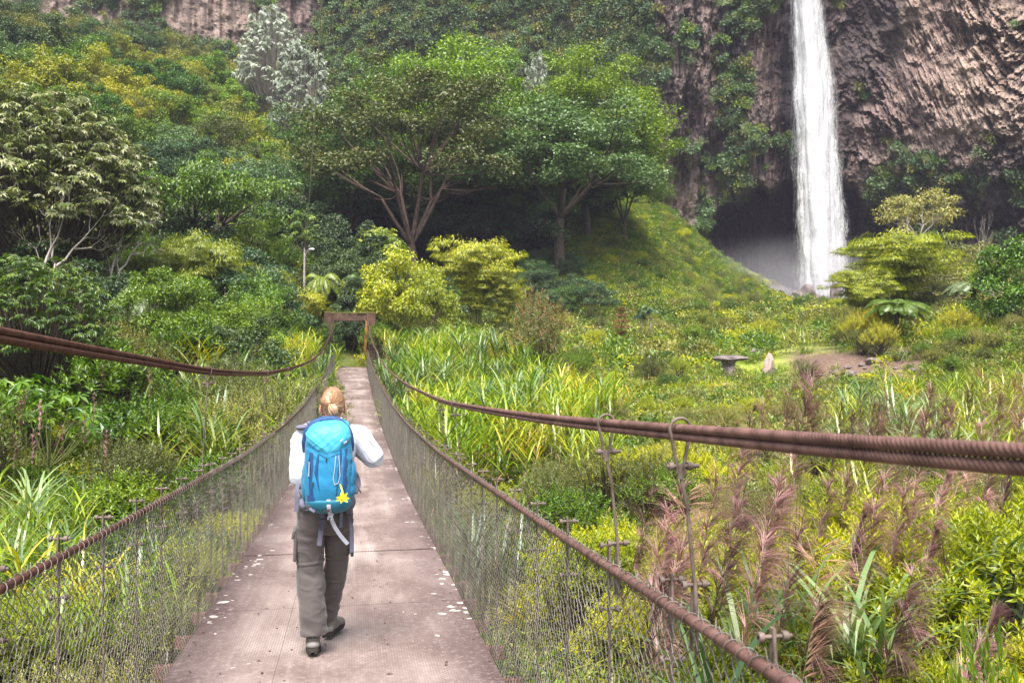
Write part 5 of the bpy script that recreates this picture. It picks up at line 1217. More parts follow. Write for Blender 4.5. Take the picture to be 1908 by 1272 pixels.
for (n, D0, D1, p0, p1, sd, s0) in [(10500, 4.5, 25, -260, 2300, 1, 0.8), (17500, 25, 60, -200, 2350, 2, 1.25), (17500, 60, 150, 560, 2400, 3, 2.3), (5500, 60, 120, -200, 560, 4, 3.0), (16000, 98, 152, 1040, 1450, 5, 2.4)]:
    x, y, z, d, p = ground_cover(n, D0, D1, p0, p1, sd, s0); rg = np.random.default_rng(sd+90)
    k = rg.choice([0, 1, 2, 3, 4, 5, 6], n, p=[.19, .11, .15, .17, .14, .17, .07])
    gy = 636-F*(z-CZ)/d
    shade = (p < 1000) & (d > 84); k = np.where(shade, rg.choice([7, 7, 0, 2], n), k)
    slope = (p > 1060) & (p < 1440) & (d > 100); k = np.where(slope, rg.choice([0, 3, 4, 3, 1, 0, 5], n), k)
    lw = (p > 1240) & (p < 1560) & (gy > 606) & (gy < 722) & (d > 45) & (d < 100); lw2 = lw & (rg.random(n) < 0.80)
    s = s0*rg.uniform(.6, 1.35, n); s = np.where(slope, s*0.75, s)
    k = np.where(lw2, np.where(rg.random(n) < .5, 8, 9), k); s = np.where(lw2, 1.6, s)
    path = (np.abs(x+0.05*(y-62)) < 1.4) & (y > 60) & (y < 79)
    bank = (p > 1450) & (p < 1730) & (gy > 645) & (gy < 722) & (d > 40) & (rg.random(n) < 0.9)
    pool = np.hypot(p-1285, (gy-731)*3) < 26
    water = (d > 138) & (p > 1420) & (p < 1600)
    keep = ~(path | bank | water | pool); XS.append(np.stack([x, y, z, s, k], 1)[keep])
A = np.concatenate(XS); n = len(A)
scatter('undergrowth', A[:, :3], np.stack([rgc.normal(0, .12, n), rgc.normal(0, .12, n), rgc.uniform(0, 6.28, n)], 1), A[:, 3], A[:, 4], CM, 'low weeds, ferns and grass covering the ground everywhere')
sx, sy, sz, sd_, sp = ground_cover(420, 98, 152, 1070, 1440, 31, 1); sk = (636-F*(sz-CZ)/sd_ > 378)
SM = [dict(PROTO[k][0]['parts'])['foliage'] for k in ('s_lime', 's_green', 's_olive', 's_grey')]; ns_ = int(sk.sum())
scatter('slope_scrub', np.stack([sx, sy, sz-0.1], 1)[sk], np.stack([rgc.normal(0, .1, ns_), rgc.normal(0, .1, ns_), rgc.uniform(0, 6.28, ns_)], 1), rgc.uniform(.5, 1.5, ns_), rgc.choice([0, 1, 2, 3], ns_, p=[.35, .2, .2, .25]), SM, 'low scrub dotted over the grassy slope under the cliff')
# plants clinging to the cliff
cd = CLIFF; dens = cd['moss'].copy(); dens[:, cd['U'][0] > 1960] = 0
rows, cols = np.nonzero((rgc.random(dens.shape) < dens*0.085*np.interp(cd['U'], [1080, 1220, 1400], [2.2, 0.9, 0.5])) & (cd['V'] > -60) & (cd['V'] < 560))
Pc = np.stack([cd['X'][rows, cols], cd['Y'][rows, cols], cd['Z'][rows, cols]], 1); Pc = Pc-FWD*0.4; n = len(Pc)
VM = [cover_mesh('vine', 511, G['blue'], 170, .8, .9, .26, .15), cover_mesh('vine', 512, G['olive'], 170, .8, .9, .24, .13), cover_mesh('vine', 513, G['dark'], 170, .9, .9, .26, .15), cover_mesh('vine', 514, G['green'], 170, .8, .9, .26, .14), tuft_mesh('vine', 515, G['caneblue'], 70, .5, 1.5, .06)]
scatter('cliff_vegetation', Pc, np.stack([np.full(n, 0.9), rgc.normal(0, .25, n), -TH+rgc.normal(0, .4, n)], 1), rgc.uniform(.7, 1.7, n), rgc.choice([0, 1, 2, 3, 4], n, p=[.26, .26, .2, .2, .08]), VM, 'shrubs and hanging vines clinging to the cliff')
print('PLANTS', COUNT, 'cover', len(A), 'cliff', n)

# ------------------------------------------------------------------ stones, pool, lamp post, wire
SR = rock_mesh('rock', simple('mossy_boulder', (0.06, 0.05, 0.05), (0.23, 0.19, 0.18), 3, 0.9, 0.2, 0.6, 0.05), 31, 4)
PKR = simple('pinkish_stone', (0.22, 0.15, 0.13), (0.45, 0.34, 0.29), 4, 0.9, 0.2, 0.5, 0.03)
def on(px, D): x, y = XY(px, D); return np.array([x, y, float(ground_z(np.array([x]), np.array([y]))[0])])
p = on(1357, 59); st_ = empty('mushroom_rock', p, -TH, label='dark mushroom shaped rock with a flat slab on top, standing on the lawn', category='rock')
mb = MB(); q = [(0, 0, -0.3), (0.03, 0, 0.3), (-.02, 0, 0.75), (0, 0, 1.3)]; tube(mb, q, [0.62, 0.50, 0.36, 0.62], 11)
V = mb.V[0]; V += 0.06*(np.stack([fbm(V[:, 0]*3, V[:, 2]*3, 1), fbm(V[:, 1]*3, V[:, 2]*3, 2), 0.5+0*V[:, 0]], 1)-0.5)*2; mb.build('stem', MAT_ROCK, st_)
o = link('slab', rock_mesh('slab', MAT_ROCK, 33, 4), st_, (0.15, 0, 1.22), 0.2, (1.25, 0.8, 0.22))
p = on(1432, 58); o = link('standing_stone', rock_mesh('standing_stone', PKR, 35, 4), None, p+[0, 0, 0.7], -TH, (0.42, 0.32, 1.05), label='upright pinkish grey stone slab standing on the lawn', category='stone')
link('boulder', rock_mesh('rock', PKR, 36, 4), None, on(1352, 52)+[0, 0, .15], 0.3, (0.85, 0.7, 0.5), label='low rounded pinkish boulder in the grass below the mushroom shaped rock', category='boulder')
link('boulder', SR, None, on(1410, 66)+[0, 0, .1], 1.3, (0.7, 0.5, 0.35), label='flat grey rock behind the upright pinkish stone', category='boulder')
for i, (q, t_, s) in enumerate([(1628, 682, .42), (1620, 692, .3), (1655, 708, .42), (1600, 705, .36), (1583, 690, .5), (1560, 683, .34), (1517, 718, .34), (1690, 708, .3), (1700, 700, .26), (1668, 722, .3), (1640, 722, .24), (1548, 700, .22), (1508, 762, .28), (1560, 768, .26), (1500, 745, .2), (1540, 755, .22)] + [(1500+((i_*67) % 240), 668+((i_*29) % 56), 0.14+0.05*(i_ % 4)) for i_ in range(46)]):
    d_ = np.interp(t_, [680, 722, 770], [55, 48, 40]); link('bank_stone', rocks[i % 5], None, on(q, d_)+[0, 0, s*.3], i*1.7, (s*1.3, s, s*.62), label='grey brown stone lying loose on the bare soil bank', category='stone', group='loose stones on the soil bank')
m, nt, out = newmat('pool_water'); principled(nt, out, (0.10, 0.30, 0.32), 0.12, 0.5, 0, bump(nt, noise(nt, coords(nt), 3, 3, .5), 0.15, 0.02)); MAT_POOL = m
p = on(1287, 44.5); mb = MB(); a = np.linspace(0, 2*PI, 28, endpoint=False); rr = 1+0.2*np.sin(3*a)+.1*np.cos(5*a); mb.add(np.vstack([np.stack([1.1*rr*np.cos(a), 1.6*rr*np.sin(a), 0*a], 1), [[0, 0, 0]]]), [[i, (i+1) % 28, 28] for i in range(28)])
mb.build('water', MAT_POOL, None, kind='structure', label='small turquoise pool in the grass', loc=p+[0, 0, .12], rz=-TH)
MAT_POLE = simple('lamp_pole', (0.22, 0.2, 0.18), (0.42, 0.39, 0.36), 6, 0.7)
m, nt, out = newmat('lamp_white'); principled(nt, out, (0.75, 0.74, 0.7), 0.4); MAT_LAMP = m
p = on(567, 76); top = CZ+(636-462)/F*76
lp = empty('street_lamp', p, -TH, label='street lamp on a thin pole with a short curved arm before the wood', category='street lamp')
mb = MB(); tube(mb, [(0, 0, -.3), (0, 0, (top-p[2])*.55), (0.02, 0, top-p[2])], [.13, .10, .06], 8); mb.build('pole', MAT_POLE, lp, smooth=True)
mb = MB(); h = top-p[2]; tube(mb, [(0, 0, h-1.0), (0.12, 0, h-.55), (.3, 0, h-.22), (.5, 0, h-.12)], .025, 6); mb.build('arm', MAT_POLE, lp, smooth=True)
o = link('lamp_head', ellipsoid_mesh('lamp_head', MAT_LAMP, 16), lp, (.62, 0, h-.10), 0, (.24, .12, .09))
MAT_WIREO = simple('overhead_steel', (0.35, 0.34, 0.33), (0.5, 0.49, 0.48), 3, 0.5)
mb = MB(); a0 = W(568, 463, 76); a1 = W(583, 330, 60); a2 = W(604, 0, 24); a3 = W(618, -400, 9)
tt = np.linspace(0, 1, 60)[:, None]
P = (1-tt)**3*a0+3*tt*(1-tt)**2*(a0*0.5+a1*0.5)+3*tt*tt*(1-tt)*a2+tt**3*a3; dist = np.linalg.norm(P-CAM, axis=1); tube(mb, P, np.interp(dist, [8, 76], [0.012, 0.035]), 5)
mb.build('overhead_wire', MAT_WIREO, None, smooth=True, label='thin steel wire rising from the lamp post over the valley', category='wire')

# vines hanging over the far tower
for q, z_, s_, lb in ((-1.75, 0.2, 1.5, 'creeper climbing the left post of the far tower'), (1.65, 0.1, 1.5, 'creeper climbing the right post of the far tower')):
    o = plant('s_green', (q, Y_END-0.1, CZ-1.9), 2.9, 0.75, lb, None, name='creeper', category='creeper')
# ------------------------------------------------------------------ the hiker
def loft(mb, rings, n=40, mat=0, cap=True, axis='z'):
    """rings: (pos along z, cx, cy, rx, ry, power)"""
    rings = np.array(rings, float); m_ = max(24, int(len(rings)*5))
    t = np.linspace(0, len(rings)-1, m_); k = np.arange(len(rings))
    def cr(col):
        v = rings[:, col]; i = np.clip(np.floor(t).astype(int), 0, len(v)-2); f = t-i
        p0 = v[np.maximum(i-1, 0)]; p1 = v[i]; p2 = v[i+1]; p3 = v[np.minimum(i+2, len(v)-1)]
        return 0.5*((2*p1)+(-p0+p2)*f+(2*p0-5*p1+4*p2-p3)*f**2+(-p0+3*p1-3*p2+p3)*f**3)
    z, cx, cy_, rx, ry, pw = [cr(c) for c in range(6)]
    rx = np.maximum(rx, 0.002); ry = np.maximum(ry, 0.002)
    a = np.linspace(0, 2*PI, n, endpoint=False); c, s = np.cos(a), np.sin(a)
    e = (2/pw)[:, None]
    X_ = cx[:, None]+rx[:, None]*np.sign(c)*np.abs(c)**e; Y_ = cy_[:, None]+ry[:, None]*np.sign(s)*np.abs(s)**e
    V = np.stack([X_, Y_, z[:, None]+0*X_], -1); Fq = grid_faces(m_, n, True)
    if z[-1] < z[0]: Fq = Fq[:, ::-1]
    mb.add(V.reshape(-1, 3), Fq, mat)
    if cap:
        for row, fl in ((0, z[-1] > z[0]), (m_-1, z[-1] < z[0])):
            R = V[row]; f = np.array([[n, (q+1) % n, q] if fl else [n, q, (q+1) % n] for q in range(n)]); mb.add(np.vstack([R, R.mean(0)]), f, mat)
def limb(mb, pts, rad, n=20, sub=6, flat=1.0):
    """tapering limb through joints, rounded ends"""
    pts = np.array(pts, float); t = np.linspace(0, len(pts)-1, (len(pts)-1)*sub+1); i = np.clip(np.floor(t).astype(int), 0, len(pts)-2); f = (t-i)[:, None]
    p0 = pts[np.maximum(i-1, 0)]; p1 = pts[i]; p2 = pts[i+1]; p3 = pts[np.minimum(i+2, len(pts)-1)]
    P = 0.5*((2*p1)+(-p0+p2)*f+(2*p0-5*p1+4*p2-p3)*f**2+(-p0+3*p1-3*p2+p3)*f**3); R = np.interp(t, np.arange(len(pts)), rad)
    tube(mb, P, R, n, flat=flat)
    for e in (0, -1): ball(mb, P[e], (R[e],)*3, n)
def ball(mb, c, r, n=20, rot=None):
    m_ = n//2+1; th = np.linspace(0.001, PI-0.001, m_); ph = np.linspace(0, 2*PI, n, endpoint=False)
    V = np.stack([np.sin(th)[:, None]*np.cos(ph)[None], np.sin(th)[:, None]*np.sin(ph)[None], np.cos(th)[:, None]+0*ph[None]], -1)*np.array(r, float)
    V = V.reshape(-1, 3)
    if rot is not None: V = V@np.array(rot).T
    mb.add(V+np.array(c), grid_faces(m_, n, True)[:, ::-1])
def fused(mb, voxel, smooth_it=4):
    """melt overlapping pieces into one continuous surface; returns V, F arrays"""
    me = mb.mesh('tmp', []); o = bpy.data.objects.new('tmp', me); COL.objects.link(o)
    r = o.modifiers.new('r', 'REMESH'); r.mode = 'VOXEL'; r.voxel_size = voxel; r.adaptivity = 0
    if smooth_it: s_ = o.modifiers.new('s', 'SMOOTH'); s_.iterations = smooth_it; s_.factor = 0.5
    dg = bpy.context.evaluated_depsgraph_get(); ev = o.evaluated_get(dg); m2 = bpy.data.meshes.new_from_object(ev)
    V = np.zeros(len(m2.vertices)*3, np.float32); m2.vertices.foreach_get('co', V); V = V.reshape(-1, 3).astype(float)
    Fq = np.zeros(len(m2.loops), np.int32); m2.loops.foreach_get('vertex_index', Fq); lt = np.zeros(len(m2.polygons), np.int32); m2.polygons.foreach_get('loop_total', lt)
    assert (lt == 4).all(); Fq = Fq.reshape(-1, 4); Nn = np.zeros(len(V)*3, np.float32); m2.vertices.foreach_get('normal', Nn); Nn = Nn.reshape(-1, 3).astype(float)
    bpy.data.objects.remove(o); bpy.data.meshes.remove(me); bpy.data.meshes.remove(m2); return V, Fq, Nn
def rotm(ax, a): return np.array(Matrix.Rotation(a, 3, ax))
def fabric(name, c1, c2, scale=40, rough=0.8, spec=0.25, sheen=0.0, bs=0.25, bd=0.0015, metal=0):
    m, nt, out = newmat(name); v = coords(nt); n1 = noise(nt, v, 5, 4, .6); n2 = noise(nt, v, scale*8, 3, .7); w = nt.nodes.new('ShaderNodeTexWave'); w.inputs['Scale'].default_value = 160; w.inputs['Distortion'].default_value = 1; nt.links.new(v, w.inputs['Vector'])
    c = ramp(nt, math_(nt, 'ADD', math_(nt, 'MULTIPLY', n1, 0.7), math_(nt, 'MULTIPLY', n2, 0.3)), [(0.3, c1), (0.7, c2)]).outputs[0]
    p = principled(nt, out, c, rough, spec, 0, bump(nt, math_(nt, 'ADD', n2, math_(nt, 'MULTIPLY', w.outputs['Fac'], 0.4)), bs, bd)); p.inputs['Sheen Weight'].default_value = sheen; return m
M_SKIN = fabric('skin', (0.42, 0.22, 0.16), (0.52, 0.29, 0.21), 30, 0.55, 0.35, 0, 0.1, 0.0005)
M_SHIRT = fabric('shirt_cotton', (0.50, 0.53, 0.62), (0.64, 0.67, 0.76), 40, 0.85, 0.15, 0.2)
M_TRS = fabric('trouser_cloth', (0.060, 0.051, 0.050), (0.105, 0.090, 0.088), 40, 0.75, 0.25, 0.2)
M_CYAN = fabric('pack_cyan', (0.006, 0.125, 0.26), (0.012, 0.20, 0.38), 30, 0.5, 0.4, 0.1)
M_LCYAN = fabric('pack_light_cyan', (0.025, 0.27, 0.43), (0.06, 0.37, 0.55), 30, 0.48, 0.4, 0.1)
M_NAVY = fabric('pack_navy', (0.006, 0.035, 0.115), (0.012, 0.065, 0.18), 30, 0.55, 0.35, 0.1)
M_TEAL = fabric('pack_teal', (0.006, 0.10, 0.17), (0.01, 0.15, 0.23), 30, 0.55, 0.35, 0.1)
M_WEB = fabric('webbing_grey', (0.09, 0.09, 0.13), (0.16, 0.155, 0.21), 60, 0.7, 0.3)
M_WEBL = fabric('webbing_light', (0.30, 0.31, 0.38), (0.42, 0.43, 0.50), 60, 0.65, 0.3)
M_PLAS = fabric('buckle_plastic', (0.035, 0.035, 0.045), (0.06, 0.06, 0.075), 20, 0.4, 0.5)
M_YEL = fabric('flower_yellow', (0.62, 0.52, 0.01), (0.85, 0.75, 0.03), 30, 0.6, 0.3)
M_BOOT = fabric('boot_suede', (0.10, 0.085, 0.07), (0.24, 0.21, 0.18), 20, 0.8, 0.2)
M_BOOTG = fabric('boot_rubber', (0.16, 0.155, 0.145), (0.26, 0.25, 0.235), 20, 0.7, 0.3)
M_SOLE = fabric('boot_sole', (0.02, 0.018, 0.016), (0.05, 0.045, 0.04), 20, 0.8, 0.2)
m, nt, out = newmat('hair'); g_ = nt.nodes.new('ShaderNodeNewGeometry'); r_ = ramp(nt, g_.outputs['Random Per Island'], [(0.0, (0.16, 0.085, 0.045)), (0.45, (0.34, 0.19, 0.105)), (0.8, (0.52, 0.33, 0.20)), (1.0, (0.68, 0.48, 0.32))])
principled(nt, out, r_.outputs[0], 0.42, 0.5); M_HAIR = m
M_HAIRB = fabric('hair_base', (0.17, 0.09, 0.05), (0.30, 0.17, 0.10), 60, 0.6, 0.3)
r0 = W(605, 636, 5.95); PX, PYY = r0[0], r0[1]; DZ = float(deck_z(PYY))+0.006
def PL_(v): return v
person = empty('person', (PX, PYY, DZ), 0, label='hiker seen from behind in white shirt and grey brown trousers, walking away along the bridge', category='person')
HC = np.array([0.052, 0.035, 1.612]); NK = np.array([0.047, 0.0, 1.50])
SHL = np.array([-0.130, 0.0, 1.435]); ELL = np.array([-0.160, -0.005, 1.145]); WRL = np.array([-0.095, 0.225, 1.19])
SHR = np.array([0.205, 0.0, 1.425]); ELR = np.array([0.318, 0.02, 1.262]); WRR = np.array([0.150, 0.215, 1.335])
HPL = np.array([-0.075, 0.0, 0.90]); KNL = np.array([-0.083, 0.05, 0.53]); ANL = np.array([-0.072, -0.022, 0.15])
HPR = np.array([0.085, 0.01, 0.90]); KNR = np.array([0.072, 0.17, 0.51]); ANR = np.array([0.004, 0.34, 0.10])
# --- body: one continuous surface
mb = MB()
ball(mb, HC+[0, -0.012, 0.012], (0.072, 0.090, 0.098), 28); ball(mb, HC+[0, 0.035, -0.045], (0.058, 0.058, 0.068), 24)
ball(mb, HC+[0, 0.093, -0.008], (0.012, 0.020, 0.024), 14); ball(mb, HC+[0, 0.082, -0.052], (0.024, 0.012, 0.007), 14); ball(mb, HC+[0, 0.083, -0.064], (0.021, 0.011, 0.007), 14); ball(mb, HC+[0, 0.075, -0.098], (0.024, 0.02, 0.018), 14)
for s in (-1, 1):
    ball(mb, HC+[s*0.032, 0.075, 0.030], (0.026, 0.014, 0.007), 12)
    ball(mb, HC+[s*0.078, 0.0, -0.030], (0.008, 0.020, 0.033), 14, rotm('Z', s*0.45)); ball(mb, HC+[s*0.072, 0.006, -0.052], (0.007, 0.012, 0.013), 12)
limb(mb, [HC+[0, -0.02, -0.06], NK+[0, 0, -0.02], NK+[-.002, -.005, -0.08]], [0.052, 0.053, 0.064])
loft(mb, [(0.86, 0.0, 0.005, 0.135, 0.095, 2.3), (0.95, 0.0, 0, 0.150, 0.10, 2.3), (1.08, 0.01, 0.0, 0.122, 0.088, 2.2), (1.22, 0.025, 0.0, 0.135, 0.095, 2.3), (1.36, 0.035, 0.0, 0.155, 0.095, 2.4), (1.43, 0.04, 0, 0.150, 0.08, 2.4), (1.475, 0.045, 0, 0.075, 0.055, 2)])
for sh, el, wr in ((SHL, ELL, WRL), (SHR, ELR, WRR)): limb(mb, [sh, (sh+el)/2, el, (el*0.6+wr*0.4), wr], [0.050, 0.043, 0.037, 0.036, 0.026])
for hp, kn, an in ((HPL, KNL, ANL), (HPR, KNR, ANR)): limb(mb, [hp, (hp+kn)/2, kn, kn*.65+an*.35, an], [0.082, 0.070, 0.052, 0.050, 0.036])
# hands closed on the shoulder straps, five separate fingers each
for s, wr, el in ((-1, WRL, ELL), (1, WRR, ELR)):
    f_ = unit(wr-el); up_ = np.array([0, 0, 1.0]); sd_ = unit(np.cross(f_, up_)); up_ = np.cross(sd_, f_)
    pal = wr+f_*0.045
    limb(mb, [wr, wr+f_*0.025, pal+f_*0.022], [0.024, 0.030, 0.028], 16, flat=0.7)
    inw = -sd_*s*(-1) if s < 0 else -sd_
    inw = np.array([-s*1.0, 0, 0]); inw = unit(inw-f_*(inw@f_))
    for q, (ofs, ln, rr) in enumerate(((0.030, 0.078, 0.0085), (0.010, 0.086, 0.009), (-0.010, 0.080, 0.0085), (-0.028, 0.062, 0.0075))):
        b = pal+f_*0.030+up_*ofs; p1 = b+f_*ln*0.42+inw*0.006; p2 = p1+f_*ln*0.06+inw*ln*0.34; p3 = p2-f_*ln*0.22+inw*ln*0.10
        limb(mb, [b-f_*0.02, b, p1, p2, p3], [rr*1.05, rr, rr*.95, rr*.9, rr*.75], 10, 4)
    b = pal+up_*0.026-f_*0.012+inw*0.008; limb(mb, [b, b+up_*0.018+inw*0.020+f_*0.014, b+up_*0.014+inw*0.040+f_*0.034], [0.012, 0.010, 0.0085], 10, 4)
V, Fq, Nn = fused(mb, 0.0045, 3); o = MB().add(V, Fq).build('body', M_SKIN, person, smooth=True)
for s in (-1, 1):
    mb = MB(); ball(mb, HC+[s*0.031, 0.074, 0.012], (0.012, 0.012, 0.012), 16); mb.build('eye', simple('eye_white', (0.6, 0.6, 0.6), (0.75, 0.74, 0.72), 3, 0.2), person, smooth=True)
# --- hair: cap, combed strands, ponytail
rgh = np.random.default_rng(3)
tie = HC+np.array([-0.008, -0.104, 0.012])
hair = MB(); ball(hair, HC+[0, -0.014, 0.016], (0.0765, 0.0955, 0.102), 40)
Vh = hair.V[0]; keep_ = lambda v: (v[:, 1]-HC[1] < 0.055+0.25*(v[:, 2]-HC[2])) & (v[:, 2]-HC[2] > -0.072+0.25*(v[:, 1]-HC[1]+0.09))
fk = keep_(Vh)[hair.F[0]].all(1); h0 = MB().add(Vh, hair.F[0][fk]).build('hair', M_HAIRB, person, smooth=True)
st = MB(); n = 1500
cen = HC+np.array([0, -0.014, 0.016]); rad3 = np.array([0.0765, 0.0955, 0.102])
tdir = unit((tie-cen)/rad3)
a = rgh.uniform(0, 2*PI, n); e1 = unit(np.cross(tdir, UP)); e2 = np.cross(tdir, e1)
for i in range(n):
    amax = rgh.uniform(0.5, 1.0)*(1.95 if math.sin(a[i]) > -0.2 else 1.0)
    tt = np.linspace(amax, 0.10, 9); aa = a[i]+0.12*np.sin(tt*3+i)
    dd = np.cos(tt)[:, None]*tdir+np.sin(tt)[:, None]*(np.cos(aa)[:, None]*e1+np.sin(aa)[:, None]*e2)
    P = cen+dd*rad3*(1.010+0.03*rgh.random()**2+0.012*np.sin(tt*5+i)[:, None])
    if e2[2] < 0 and False: pass
    ok = keep_(P)
    if ok.sum() < 4: continue
    tube(st, P[ok], 0.0011, 3, cap=False)
for i in range(90):   # loose flyaway hairs
    d = unit(rgh.normal(size=3)*np.array([1, .5, 1])+np.array([0, -.4, .3])); p = cen+d*rad3*1.01; l = rgh.uniform(.015, .045); s_ = unit(rgh.normal(size=3)+d*.8)
    if keep_(p[None])[0]: tube(st, [p, p+s_*l*.5+d*.006, p+s_*l-np.array([0, 0, .008])], 0.0006, 3, cap=False)
st.build('strands', M_HAIR, h0)
pt = MB(); n = 520
for i in range(n):
    r_ = rgh.uniform(0, 1)**.5; q = rgh.uniform(0, 6.28); L_ = rgh.uniform(0.7, 1.0)
    t = np.linspace(0, 1, 9)[:, None]; w_ = (0.010+0.020*np.sin(PI*np.clip(t*0.9+0.05, 0, 1)))*r_
    P = tie+np.array([0.012, -0.020, 0])*np.sin(t*2.2)-np.array([-0.022, 0, 1])*(0.098*L_*t)+np.array([0, -0.012, 0.006])*np.sin(t*PI)+w_*np.concatenate([np.cos(q+t*1.5), np.sin(q+t*1.5)*0.7, 0*t], 1)
    tube(pt, P, 0.0011, 3, cap=False)
pt.build('ponytail', M_HAIR, person)
mb = MB(); qa = np.linspace(0, 2*PI, 20); tube(mb, np.stack([tie[0]+0.011*np.cos(qa), tie[1]-0.004+0*qa+0.004*np.sin(qa), tie[2]+0.010*np.sin(qa)], 1), 0.004, 6); mb.build('hair_tie', M_SOLE, person, smooth=True)
# --- cloth helpers
def folds(V, Nn, amp, seed, kx=9, kz=22, slope=0.6):
    """ridged creases that run across the cloth"""
    s = V[:, 2]*kz+V[:, 0]*kx*slope+2.2*(fbm(V[:, 0]*7+V[:, 1]*5, V[:, 2]*6, seed, 3)-0.5)
    a = fbm(V[:, 0]*4+V[:, 1]*6+3, s*0.55, seed+3, 3); rid = 1-np.abs(2*a-1)*2.2
    return V+Nn*(amp*rid)[:, None]
# --- trousers
mb = MB()
loft(mb, [(1.045, 0.005, 0.0, 0.148, 0.112, 2.4), (0.97, 0.0, -0.005, 0.168, 0.122, 2.4), (0.90, -0.002, -0.008, 0.172, 0.125, 2.5), (0.83, 0.0, 0.0, 0.165, 0.115, 2.5), (0.78, 0.0, 0.01, 0.13, 0.09, 2.2)])
limb(mb, [HPL+[0.0, 0, 0.02], (-0.093, 0.02, 0.74), (-0.096, 0.04, 0.60), (-0.090, 0.03, 0.47), (-0.078, 0.0, 0.32), (-0.071, -0.022, 0.15)], [0.092, 0.090, 0.086, 0.080, 0.080, 0.084], 30)
limb(mb, [HPR+[0, 0, 0.02], (0.084, 0.07, 0.74), (0.076, 0.13, 0.60), (0.066, 0.18, 0.50), (0.040, 0.25, 0.32), (0.006, 0.33, 0.14)], [0.090, 0.086, 0.076, 0.068, 0.064, 0.064], 30)
V, Fq, Nn = fused(mb, 0.006, 5)
# squared hems: cut the rounded ends level
for ax_, zc in ((ANL, 0.140), (ANR, 0.108)):
    near_ = (np.hypot(V[:, 0]-ax_[0], V[:, 1]-ax_[1]) < 0.14) & (V[:, 2] < zc); V[near_, 2] = zc+0.004*np.sin(V[near_, 0]*60)
wgt = 0.0125*(0.55+0.7*np.exp(-((V[:, 2]-0.42)/0.10)**2)+0.7*np.exp(-((V[:, 2]-0.80)/0.08)**2)+0.4*np.exp(-((V[:, 2]-0.2)/0.08)**2))
V = folds(V, Nn, wgt, 201, 8, 20, 0.8)
band = np.exp(-((V[:, 2]-(0.575+0.10*(V[:, 0]+0.08)))/0.005)**2)+np.exp(-((V[:, 2]-(0.605+0.10*(V[:, 0]+0.08)))/0.004)**2); V -= Nn*(0.0035*band)[:, None]
sl_m = np.exp(-((V[:, 2]-(0.59+0.10*(V[:, 0]+0.08)))/0.013)**2); V += Nn*(0.004*sl_m)[:, None]
trs = MB().add(V, Fq).build('trousers', M_TRS, person, smooth=True)
mb = MB(); box(mb, (-0.186, 0.03, 0.70), (0.022, 0.15, 0.19), rot=rotm('Y', 0.03), bev=0.009); box(mb, (-0.196, 0.03, 0.782), (0.020, 0.16, 0.055), rot=rotm('Y', 0.22), bev=0.007); mb.build('cargo_pocket', M_TRS, trs, smooth=True)
mb = MB(); box(mb, (0.176, 0.09, 0.70), (0.022, 0.14, 0.18), bev=0.009); mb.build('cargo_pocket', M_TRS, trs, smooth=True)
# --- shirt
mb = MB()
loft(mb, [(0.965, 0.0, -0.002, 0.160, 0.118, 2.4), (1.06, 0.008, 0, 0.152, 0.112, 2.3), (1.18, 0.02, 0, 0.150, 0.112, 2.3), (1.30, 0.032, 0, 0.165, 0.112, 2.4), (1.40, 0.038, 0, 0.178, 0.10, 2.5), (1.455, 0.042, 0, 0.150, 0.078, 2.3), (1.495, 0.046, 0.0, 0.078, 0.066, 2), (1.515, 0.047, 0.0, 0.064, 0.062, 2)])
limb(mb, [SHL+[0.02, 0, 0], SHL+[-.022, 0, -0.06], (SHL+ELL)/2+[-.012, 0, 0], ELL, (ELL*.55+WRL*.45), WRL-[0, 0.02, 0]], [0.055, 0.062, 0.060, 0.060, 0.050, 0.036], 24)
limb(mb, [SHR-[0.03, 0, 0], SHR+[0.015, 0, -0.02], (SHR+ELR)/2+[0, 0, 0.0], ELR, (ELR*.55+WRR*.45), WRR-[0, 0.02, 0]], [0.058, 0.066, 0.070, 0.066, 0.052, 0.036], 24)
V, Fq, Nn = fused(mb, 0.0055, 4)
V = folds(V, Nn, 0.0065+0.004*np.exp(-((V[:, 0]-0.27)/0.05)**2), 231, 16, 20, 1.4)
shirt = MB().add(V, Fq).build('shirt', M_SHIRT, person, smooth=True)
mb = MB(); qa = np.linspace(0, 2*PI, 40); tube(mb, np.stack([0.047+0.058*np.cos(qa), 0.002+0.058*np.sin(qa), 1.518+0.006*np.sin(qa)], 1), 0.011, 8, flat=1.5, cap=False); mb.build('collar', M_SHIRT, shirt, smooth=True)
mb = MB(); P = [(0.285, -0.055, 1.385), (0.315, -0.045, 1.345), (0.352, -0.02, 1.285), (0.345, 0.0, 1.258)]; tube(mb, P, [0.006, 0.012, 0.012, 0.005], 6, flat=0.4); mb.build('sleeve_tab', M_SHIRT, shirt, smooth=True)
